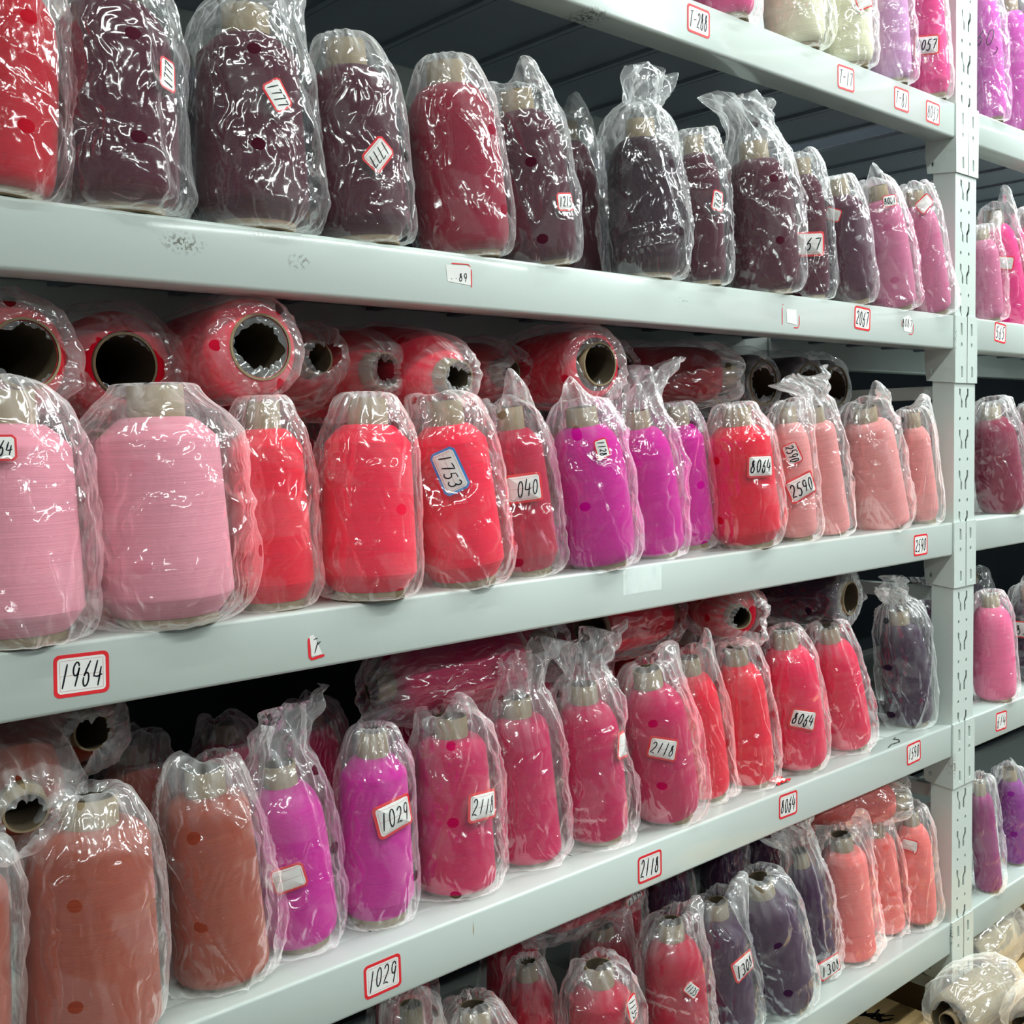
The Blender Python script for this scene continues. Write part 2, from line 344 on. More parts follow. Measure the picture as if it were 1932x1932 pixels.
def film(style, bag, H, r, parent, seed, stickers=(), nu=132, nv=124, tb=.74, tt=.42, mat=None):
    """the clear bag: a sleeve of film around the cone, creased, pleated where it is gathered"""
    rng = np.random.RandomState(seed)
    lowres = bag == 'low'
    if lowres: nu, nv = 56, 44
    slack = {'tight': .0028, 'loose': .0050, 'balloon': .0115, 'spout': .0055, 'low': .005}[bag]
    P = [(.012, .30), (.004, .62), (.02, .84), (.12, 1.02), (.45, 1.01), (.78, .93)]
    if bag == 'balloon': P = [(-.012, .20), (.0, .50), (.06, .86), (.22, 1.06), (.5, 1.06), (.78, .99), (.87, .84), (.95, .60)]
    top = {'tight': [(.90, .70), (1.0, tt+.07), (1.026, tt-.06), (1.034, tt-.20), (.995, tt-.33)],
           'loose': [(.90, .74), (1.0, tt+.12), (1.035, tt), (1.05, .25), (1.045, .1)],
           'low': [(.90, .74), (1.0, tt+.12), (1.035, tt), (1.05, .25), (1.045, .1)],
           'balloon': [(1.0, .50), (1.012, .36), (1.005, .2), (.99, .10)],
           'spout': [(.90, .76), (1.0, tt+.16), (1.06, tt+.02), (1.13, tt+.08), (1.22, tt+.26), (1.32, tt+.42)]}[bag]
    if bag == 'spout' and seed % 3 == 0: top = top[:3]+[(1.09, .22), (1.14, .34), (1.24, .66), (1.33, .80)]
    pts = np.array(chaikin(P+top, 2)); pz = pts[:, 0]*H; prr = pts[:, 1]*r
    s = np.r_[0, np.cumsum(np.hypot(np.diff(pz), np.diff(prr)))]
    ss = np.linspace(0, s[-1], nv)
    Z = np.interp(ss, s, pz); R = np.interp(ss, s, prr)
    th = np.pi/2+np.linspace(0, 2*np.pi, nu, endpoint=False)
    T, SS = np.meshgrid(th, ss); ZZ = np.repeat(Z[:, None], nu, 1); RR = np.repeat(R[:, None], nu, 1)
    u = (T-th[0])*r
    # crumple field
    D = np.zeros_like(T)
    wu = .012*np.sin(u*55+rng.rand()*6+SS*30)+.008*np.sin(SS*70+rng.rand()*6)
    ws = .012*np.sin(SS*48+rng.rand()*6+u*35)
    amp = {'tight': 1.0, 'loose': 1.5, 'balloon': 1.7, 'spout': 1.7, 'low': 1.5}[bag]
    for k in range(9):
        a = rng.normal(0, .55) if k < 6 else rng.uniform(0, math.pi)
        q = (u+wu)*math.cos(a)+(SS+ws)*math.sin(a)
        lam = rng.uniform(.022, .07)
        ph = (q/lam+rng.rand()) % 1.0
        rid = np.maximum(0, 1-np.abs(ph-.5)*2)**1.6
        msk = .5+.5*np.sin(u*rng.uniform(15, 45)+rng.rand()*6)*np.sin(SS*rng.uniform(15, 40)+rng.rand()*6)
        D += rid*msk*rng.uniform(.0006, .0017)*amp
    def tri_noise(cu, cs, ang):
        a_ = u+wu*.5; b_ = SS+ws*.5
        p1 = (a_*math.cos(ang)+b_*math.sin(ang))/cu+50; p2 = (-a_*math.sin(ang)+b_*math.cos(ang))/cs+50
        sk = (p1+p2)*.366; q1 = p1+sk; q2 = p2+sk
        i1 = np.floor(q1).astype(int); i2 = np.floor(q2).astype(int); f1 = q1-i1; f2 = q2-i2
        tab = rng.rand(64, 64); g = lambda a, b: tab[a % 64, b % 64]
        up = f1 > f2
        mid = np.where(up, g(i1+1, i2), g(i1, i2+1))
        hi_ = np.maximum(f1, f2); lo_ = np.minimum(f1, f2)
        return g(i1, i2)*(1-hi_)+mid*(hi_-lo_)+g(i1+1, i2+1)*lo_, tab[(i1+7) % 64, (i2+3) % 64]
    fa, pa = tri_noise(.034, .052, rng.uniform(-.5, .5))
    fb, pb_ = tri_noise(.013, .021, rng.uniform(-.5, .5))
    wr = np.clip((np.sin(u*22+rng.rand()*6)*np.sin(SS*26+rng.rand()*6)+.4)*1.2, 0, 1)
    D += fa*.0048*amp*.8+fb*.0017*amp*wr
    # big loose folds of slack film
    for k in range(5 if bag != 'tight' else 2):
        t0 = rng.uniform(0, 2*math.pi); tilt = rng.uniform(-9, 9); wd = rng.uniform(.06, .16)
        dt = (T-t0+tilt*(SS-ss[-1]/2)+math.pi) % (2*math.pi)-math.pi
        f = np.maximum(0, 1-np.abs(dt)/wd)**1.3
        D += f*rng.uniform(.002, .0062)*(1 if bag != 'tight' else .6)
    edge = np.minimum(1, np.minimum(T-th[0], th[0]+2*np.pi-T)/.35)
    D *= edge
    # side seams: a flat bag pulled over a round cone stands off at two sides
    t1 = rng.uniform(-.35, .35)
    side = np.abs(np.cos(T-t1))**8
    wob = .5+.5*np.sin(SS*rng.uniform(18, 34)+rng.rand()*6)
    fr = SS/ss[-1]
    D += side*wob*{'tight': .0022, 'loose': .0060, 'balloon': .010, 'spout': .0060, 'low': .004}[bag]
    D += side*np.exp(-(fr/.13)**2)*{'tight': .004, 'loose': .0085, 'balloon': .002, 'spout': .0075, 'low': .004}[bag]
    # pleats at the gathered ends
    zf = ZZ/H
    npl = rng.randint(13, 20)
    saw = np.abs(((T*npl/(2*math.pi)+.35*np.sin(T*3+rng.rand()*6)) % 1)-.5)*2
    pt = np.clip((zf-.78)/.22, 0, 1)
    pb = np.clip((.13-zf)/.13, 0, 1)
    D += (saw-.35)*(pt*.0042+pb*.0025)*np.clip(RR/(.3*r), .15, 1)
    keep = np.ones_like(T)
    for (t0, z0, w_, h_, rot, tx, kd) in stickers:
        dt = (T-t0+math.pi) % (2*math.pi)-math.pi
        d = np.sqrt((dt*r)**2+(ZZ-z0)**2)
        keep *= 1-np.exp(-(d/(max(w_, h_)*.62))**4)
    D = D*keep
    kt = 1-.75*np.clip((zf-.80)/.18, 0, 1)*(bag == 'balloon')
    Rf = RR+slack*kt+D*(.35+.65*kt)
    X = Rf*np.cos(T); Y = Rf*np.sin(T); Zf = ZZ.copy()
    if bag == 'spout':   # the open mouth flattens into a sheet and leans over
        k = np.clip((zf-1.02)/.30, 0, 1)
        dirn = rng.uniform(-.5, .5)
        cx, sx = math.cos(dirn), math.sin(dirn)
        A = X*cx+Y*sx; B = -X*sx+Y*cx
        A = A*(1+.25*k); B = B*(1-.80*k)+k*.010*np.sin(A*120+rng.rand()*6)+k*.006*np.sin(A*260+zf*30)
        X = A*cx-B*sx; Y = A*sx+B*cx
        lean = rng.choice([-1, 1])*rng.uniform(.25, .75)
        X = X+lean*.055*k**1.3; Y = Y-.006*k
        Zf = Zf-k*k*abs(lean)*.018+k*.006*np.sin(A*90+rng.rand()*6)
    if bag in ('loose', 'low'):
        k = np.clip((zf-.95)/.1, 0, 1)
        ts = rng.uniform(-2.9, -.3); sk_ = np.maximum(0, np.cos(T-ts))**9*np.clip((zf-.84)/.16, 0, 1)*rng.choice([0, .02, .034])
        Zf = Zf+sk_; X = X+sk_*.6*np.cos(ts); Y = Y+sk_*.3*np.sin(ts)
        X = X+rng.uniform(-.012, .012)*k; Zf = Zf+k*rng.uniform(0, .006)*np.sin(T*3)
    V = np.stack([X, Y, Zf], -1).reshape(-1, 3)
    UV = np.stack([T*r, SS], -1).reshape(-1, 2)
    rad = lambda z: float(np.interp(z, Z[Z.argmin():], R[Z.argmin():]))+slack
    G = np.clip((zf-.80)/.20, 0, 1)*(.25+.75*(1-saw))*1.1+(pa > .80)*.18*np.clip(1.6-amp*0+0, 0, 1)+np.clip((.06-zf)/.06, 0, 1)*.5
    G = G*(.35+.65*keep)
    o = link_mesh('clear_plastic_bag', V, grid_faces(nu, nv), mat or MAT['film'], parent, True, None, UV)
    at = o.data.attributes.new('gather', 'FLOAT', 'POINT'); at.data.foreach_set('value', G.astype(np.float32).ravel())
    return o, rad

# ------------------------------------------------------------------ handwriting and stickers
def arc(cx, cy, rx, ry, a0, a1, n=12):
    return [(cx+rx*math.cos(math.radians(a0+(a1-a0)*i/n)), cy+ry*math.sin(math.radians(a0+(a1-a0)*i/n))) for i in range(n+1)]
GL = {'0': [arc(.5, .5, .36, .46, 80, 445, 16)], '1': [[(.58, 1), (.42, .0)]],
      '2': [arc(.45, .72, .33, .26, 165, -30, 9)+[(.12, .06), (.55, .1), (.95, .02)]],
      '3': [arc(.42, .75, .33, .24, 150, -75, 9)+arc(.40, .27, .40, .27, 80, -150, 10)],
      '4': [[(.24, 1.0), (.04, .40), (.45, .36), (1.0, .44)], [(.76, .74), (.66, .0)]],
      '5': [[(.30, .95), (.22, .55)]+arc(.38, .30, .42, .29, 100, -140, 10), [(.28, .95), (.92, 1.0)]],
      '6': [[(.70, 1.0), (.36, .65)]+arc(.45, .28, .30, .27, 150, -200, 14)],
      '7': [[(.06, .92), (.50, .96), (.92, .98), (.70, .5), (.52, .0)]],
      '8': [arc(.5, .76, .27, .22, 300, 95, 8)+arc(.47, .25, .33, .25, 95, -250, 14)+[(.72, .66)]],
      '9': [arc(.46, .70, .32, .27, 20, 370, 13)+[(.74, .5), (.58, .0)]],
      'T': [[(.02, .96), (.95, 1.0)], [(.50, .97), (.44, .0)]], '-': [[(.1, .5), (.9, .55)]],
      ',': [[(.3, .0), (.6, -.1), (.5, -.35), (.2, -.5)]], '.': [[(.45, .3), (.5, .2)]], 'r': [[(.1, .95), (.55, 1.0)], [(.62, .75), (.40, .0)], [(.52, .5), (.95, .75)]],
      ' ': []}

def strokes(text, w, h, seed=0, slant=.16):
    rng = random.Random(seed)
    n = len(text); cw = min(w/n, h*.80); x0 = -cw*n/2
    res = []
    for i, ch in enumerate(text):
        dy = rng.uniform(-.06, .06)*h; sc = rng.uniform(.88, 1.08)
        for st in GL.get(ch, []):
            res.append([(x0+cw*i+cw*(.08+.80*px)+slant*h*(py-.5), (py-.5)*h*sc+dy) for px, py in st])
    return res

def ribbon_mesh(sts, wd, mapf):
    V = []; F = []
    for st in sts:
        n0 = len(V)
        # resample
        pts = [np.array(st[0])]
        for a, b in zip(st[:-1], st[1:]):
            a = np.array(a); b = np.array(b); k = max(1, int(np.linalg.norm(b-a)/.003))
            pts += [a+(b-a)*(i+1)/k for i in range(k)]
        n = len(pts)
        for i, p_ in enumerate(pts):
            t = pts[min(i+1, n-1)]-pts[max(i-1, 0)]; L_ = np.linalg.norm(t)
            t = t/L_ if L_ > 1e-9 else np.array([1, 0])
            nn = np.array([-t[1], t[0]])*wd/2*(1 if 0 < i < n-1 else .7)
            V.append(mapf(*(p_+nn))); V.append(mapf(*(p_-nn)))
        for i in range(n-1):
            a = n0+2*i; F.append((a, a+1, a+3, a+2))
    return V, F

def rrect(w, h, r, n=4):
    pts = []
    for cx, cy, a0 in ((w/2-r, h/2-r, 0), (-w/2+r, h/2-r, 90), (-w/2+r, -h/2+r, 180), (w/2-r, -h/2+r, 270)):
        pts += [(cx+r*math.cos(math.radians(a0+90*i/n)), cy+r*math.sin(math.radians(a0+90*i/n))) for i in range(n+1)]
    return pts

def sticker(w, h, mapf, text, kind, parent, seed=0, chamfer=False, ink=.0013, tsize=.55, thick=.0003):
    """sticker sheet with printed border; mapf(a, b, lift) -> 3D"""
    bw = min(w, h)*.085
    rc = min(w, h)*.14
    rings = [rrect(w, h, rc, 1 if chamfer else 4), rrect(w-2*bw, h-2*bw, max(rc-bw*.6, .0008), 1 if chamfer else 4)]
    n = len(rings[0])
    V = [mapf(a, b, -thick) for a, b in rings[0]]+[mapf(a, b, 0) for a, b in rings[0]]+[mapf(a, b, 0) for a, b in rings[1]]
    F = [(i, (i+1) % n, n+(i+1) % n, n+i) for i in range(n)]+[(n+i, n+(i+1) % n, 2*n+(i+1) % n, 2*n+i) for i in range(n)]
    mi = [0]*(2*n)
    # inner field as shrinking rings so that it can follow a curved surface
    K = 5; base = 2*n
    for k in range(1, K):
        s = 1-k/K
        V += [mapf(a*s, b*s, 0) for a, b in rings[1]]
        nb = len(V)-n
        F += [(base+i, base+(i+1) % n, nb+(i+1) % n, nb+i) for i in range(n)]; mi += [1]*n
        base = nb
    V.append(mapf(0, 0, 0)); c = len(V)-1
    F += [(base+i, base+(i+1) % n, c) for i in range(n)]; mi += [1]*n
    iw, ih = w-3.4*bw, h-3.4*bw
    if w > .03:
        lv, lf = ribbon_mesh([[(-iw/2, 0), (iw/2, 0)], [(-iw/2, ih/2), (iw/2, ih/2), (iw/2, -ih/2), (-iw/2, -ih/2), (-iw/2, ih/2)]], .00028, lambda a, b: mapf(a, b, .00006))
        n0 = len(V); V += lv; F += [tuple(i+n0 for i in q) for q in lf]; mi += [2]*len(lf)
    o = link_mesh('number_sticker', V, F, [MAT['blue' if kind == 'b' else 'red'], MAT['paper'], MAT['thin']], parent, False, mi)
    if text:
        tv, tf = ribbon_mesh(strokes(text, w*.80, h*tsize, seed), ink, lambda a, b: mapf(a, b, .00014))
        link_mesh('handwritten_number', tv, tf, MAT['ink'], o)
    return o

def cyl_map(t0, z0, rot, rad):
    c, s = math.cos(-math.radians(rot)), math.sin(-math.radians(rot))
    def f(a, b, lift=0):
        x = a*c-b*s; y = a*s+b*c
        R = rad(z0)+.0012+lift; t = t0+x/R
        # stay on the local slope of the film
        R2 = rad(max(.0, z0+y))*.5+rad(z0)*.5+.0012+lift
        return (R2*math.cos(t), R2*math.sin(t), z0+y)
    return f

def frame_from(base, ax):
    ax = Vector(ax).normalized()
    ref = Vector((1, 0, 0)) if abs(ax.x) < .8 else Vector((0, 0, 1))
    xx = (ref-ax*ref.dot(ax)).normalized(); yy = ax.cross(xx)
    m = Matrix.Identity(4)
    for i in range(3): m[i][0] = xx[i]; m[i][1] = yy[i]; m[i][2] = ax[i]
    m.translation = Vector(base)
    return m

def cone(base, H, r, ax, style, col, bag, stk, label, seed, group=None, tb=.74, tt=.42, mat=None, nu=None):
    e = empty('yarn_cone', label, 'yarn cone', group, frame_from(base, ax))
    yarn_body(style, H, r, e, YM[col], 56 if bag != 'low' else 40, tb, tt)
    tube(H, r, e, 40 if bag != 'low' else 28, tb, tt)
    b, rad = film(style, bag, H, r, e, seed, [s for s in stk if s[6] != 'n'], tb=tb, tt=tt, mat=mat or (MAT['film_back'] if bag == 'low' else None))
    for k, (t0, z0, w_, h_, rot, tx, kd) in enumerate(stk):
        mf = cyl_map(t0, z0, rot, rad)
        if kd == 'n':
            tv, tf = ribbon_mesh(strokes(tx, w_*1.4, h_, seed), .0016, lambda a, b_: mf(a, b_, .004))
            link_mesh('handwritten_number', tv, tf, MAT['ink'], b)
        else:
            sticker(w_, h_, mf, tx, kd, b, seed+k, chamfer=(w_ < .04 or kd == 'b'), ink=(.0014 if w_ > .035 else .0012)*(1.35 if base[0] > 1.3 else 1), tsize=.5 if kd == 'b' else .55)
    return e

# ------------------------------------------------------------------ the room
def struct(name, o):
    o['kind'] = 'structure'; return o
FZ = -1.05
def slab(name, x0, x1, y0, y1, z0, z1, m):
    mb = MB(); mb.box(x0, x1, y0, y1, z0, z1); return struct(name, mb.build(name, m))
slab('floor', -3, 8, -4.5, 3, FZ-.05, FZ, MAT['floor'])
slab('ceiling', -3, 8, -4.5, 3, 1.95, 2.0, MAT['ceil'])
slab('wall_back', -3, 8, .58, .63, FZ, 1.95, MAT['wall'])
slab('wall_right', 8, 8.05, -4.5, 3, FZ, 1.95, MAT['wall2'])
slab('wall_left', -3.05, -3, -4.5, 3, FZ, 1.95, MAT['wall2'])

# ------------------------------------------------------------------ the racks
S = .375; BH = .0606; XL = -.10; XP = 1.975; PW = .081; PD = .04; DEP = .50
LEV = [2*S, S, 0, -S, -2*S]
def sheet(poly, holes, mapf, th, mb, m=0):
    """perforated sheet: poly and holes in 2D, given a thickness"""
    loops = [[Vector((a, b, 0)) for a, b in poly]]+[[Vector((a, b, 0)) for a, b in h] for h in holes]
    tri = tessellate_polygon(loops)
    flat = [p_ for lp in loops for p_ in lp]; n = len(flat)
    V = [mapf(p_.x, p_.y, 0) for p_ in flat]+[mapf(p_.x, p_.y, th) for p_ in flat]
    F = [tuple(t) for t in tri]+[tuple(i+n for i in reversed(t)) for t in tri]
    k = 0
    for lp in loops:
        L_ = len(lp)
        for i in range(L_): F.append((k+i, k+(i+1) % L_, n+k+(i+1) % L_, n+k+i))
        k += L_
    mb.add(V, F, m)

def slot(cx, cz, side):
    s = side; hh = .0185; w_ = .0030
    return [(cx-w_+.004*s, cz+hh), (cx+w_+.004*s, cz+hh-.002), (cx+w_+.004*s, cz+.004), (cx+w_-.003*s, cz-.006), (cx+w_-.003*s, cz-hh),
            (cx-w_-.003*s, cz-hh+.002), (cx-w_-.003*s, cz-.002), (cx-w_+.004*s, cz+.008)]
def dot(cx, cz, r=.0042, n=8): return [(cx+r*.8*math.cos(2*math.pi*i/n), cz+r*math.sin(2*math.pi*i/n)) for i in range(n)]

def post(parent, x, y, front=True):
    mb = MB(); z0, z1 = FZ+.002, 1.35
    mf = lambda a, b, t: (x+a, y+t, b)
    if front:   # pitch 75 mm: bent slot then round hole, in two columns; one sheet cell per hole
        za, n = -.9975, 30; xm = .0375
        sheet([(0, z0), (PW, z0), (PW, za), (0, za)], [], mf, .0018, mb)
        for k in range(n):
            zc = za+.075*k
            for xa, xb_, cx, sd in ((0, xm, .0265, -1), (xm, PW, .049, 1)):
                sheet([(xa, zc), (xb_, zc), (xb_, zc+.0475), (xa, zc+.0475)], [slot(cx, zc+.02375, sd)], mf, .0018, mb)
                sheet([(xa, zc+.0475), (xb_, zc+.0475), (xb_, zc+.075), (xa, zc+.075)], [dot(cx+.004*sd, zc+.06125, .0038)], mf, .0018, mb)
        zt_ = za+.075*n
        sheet([(0, zt_), (PW, zt_), (PW, z1), (0, z1)], [], mf, .0018, mb)
    else:
        sheet([(0, z0), (PW, z0), (PW, z1), (0, z1)], [], mf, .0018, mb)
    if front:
        for k in range(30):
            zz = -.9975+.02375+.075*k
            mb.box(x+.018, x+.0385, y+.0052, y+.0064, zz-.024, zz+.024)  # plates added behind the left slots to make them look pale and lit
    mb.box(x, x+.0018, y+.0018, y+PD, z0, z1); mb.box(x+PW-.0018, x+PW, y+.0018, y+PD, z0, z1)
    mb.box(x, x+.020, y+PD, y+PD+.0018, z0, z1); mb.box(x+PW-.020, x+PW, y+PD, y+PD+.0018, z0, z1)
    return mb.build('post', MAT['paint'], parent)

def beam(parent, x0, x1, y0, y1, z):
    # rounded box section swept along the rack
    c = [(y0, z-BH), (y0, z), (y1, z), (y1, z-BH)]
    prof = []
    r = .004
    for (cy, cz, a0) in ((y0+r, z-r, 90), (y0+r, z-BH+r, 180), (y1-r, z-BH+r, 270), (y1-r, z-r, 0)):
        prof += [(cy+r*math.cos(math.radians(a0+90*i/3)), cz+r*math.sin(math.radians(a0+90*i/3))) for i in range(4)]
    n = len(prof)
    V = [(x0, a, b) for a, b in prof]+[(x1, a, b) for a, b in prof]
    F = [(i, n+i, n+(i+1) % n, (i+1) % n) for i in range(n)]+[tuple(range(n)), tuple(range(2*n-1, n-1, -1))]
    o = link_mesh('beam', V, F, MAT['paint'], parent, True)
    o.data.polygons.foreach_set('use_smooth', [True]*n+[False]*2)
    return o

def bracket(parent, x, y, z, side):
    """end plate of a beam, hooked onto the post: side -1 left of the post, +1 right"""
    mb = MB(); h = .121; w_ = .0445 if side < 0 else .0385
    xa = x if side < 0 else x+PW-w_
    holes = [[(xa+w_*.5-.004+a, z+b) for a, b in ((0, -.012), (.007, -.014), (.008, -.034), (.003, -.036), (-.001, -.030))],
             dot(xa+w_*.5, z-.052, .0048), [(xa+w_*.5-.001+a, z+b) for a, b in ((0, -.090), (.006, -.092), (.007, -.110), (.003, -.114), (-.001, -.108))]]
    sheet([(xa, z-h), (xa+w_, z-h), (xa+w_, z), (xa, z)], holes, lambda a, b, t: (a, y-.0028+t, b), .0024, mb)
    ys = y-.0028
    if side < 0:
        xs = x-.0026
        poly = [(ys, z-h), (y+.052, z-h+.006), (y+.056, z-.085), (y+.056, z-.0), (ys, z)]
        sheet(poly, [dot(y+.042, z-h+.022, .0045)], lambda a, b, t: (xs+t, a, b), .0024, mb)
    else:
        xs = x+PW+.0002
        poly = [(ys, z-h), (y+.052, z-h+.006), (y+.056, z-.0), (ys, z)]
        sheet(poly, [], lambda a, b, t: (xs+t, a, b), .0024, mb)
    return mb.build('beam_bracket', MAT['paint'], parent)

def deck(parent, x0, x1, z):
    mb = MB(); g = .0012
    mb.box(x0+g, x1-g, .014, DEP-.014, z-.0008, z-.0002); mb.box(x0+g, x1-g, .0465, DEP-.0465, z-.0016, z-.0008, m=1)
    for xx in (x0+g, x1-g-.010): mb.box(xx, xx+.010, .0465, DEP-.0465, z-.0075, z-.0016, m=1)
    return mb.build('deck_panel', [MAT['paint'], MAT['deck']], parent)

def rack(label, xa, xb, posts, levels):
    e = empty('storage_rack', label, 'shelving rack')
    for px in posts:
        post(e, px, 0); post(e, px, DEP-PD-.0018, False)
    for z in levels:
        beam(e, xa, xb, 0, .046, z); beam(e, xa, xb, DEP-.046, DEP, z)
        n = int(round((xb-xa)/.16)); w_ = (xb-xa-.004)/n
        for i in range(n): deck(e, xa+.002+i*w_, xa+.002+(i+1)*w_, z)
    return e
rk = rack('white steel shelving rack filling most of the picture, loaded with bagged yarn cones', XL, XP-.0028, (XL-PW-.003, XP), LEV)
rk2 = rack('white steel rack continuing to the right of the perforated post', XP+PW+.003, XP+PW+1.9, (XP+PW+1.903,), LEV)
for z in LEV:
    bracket(rk, XP, 0, z, -1); bracket(rk, XP, 0, z, 1)
for z in (.250, -.125, -.50, -.875, .625):    # braces of the end frame
    mb = MB(); mb.box(XP+.012, XP+.036, PD+.003, DEP-PD-.004, z-.024, z)
    mb.build('end_brace', MAT['paint'], rk)
for z0, z1 in ((-.10, .226), (-.85, -.53)):
    mb = MB(); y0, y1 = PD+.004, DEP-PD-.005
    mb.add([(XP+.04, y0, z1-.03), (XP+.04, y0, z1), (XP+.04, y1, z0+.03), (XP+.04, y1, z0), (XP+.05, y0, z1-.03), (XP+.05, y0, z1), (XP+.05, y1, z0+.03), (XP+.05, y1, z0)],
           [(0, 1, 2, 3), (7, 6, 5, 4), (0, 4, 5, 1), (1, 5, 6, 2), (2, 6, 7, 3), (3, 7, 4, 0)])
    mb.build('diagonal_brace', MAT['paint'], rk)

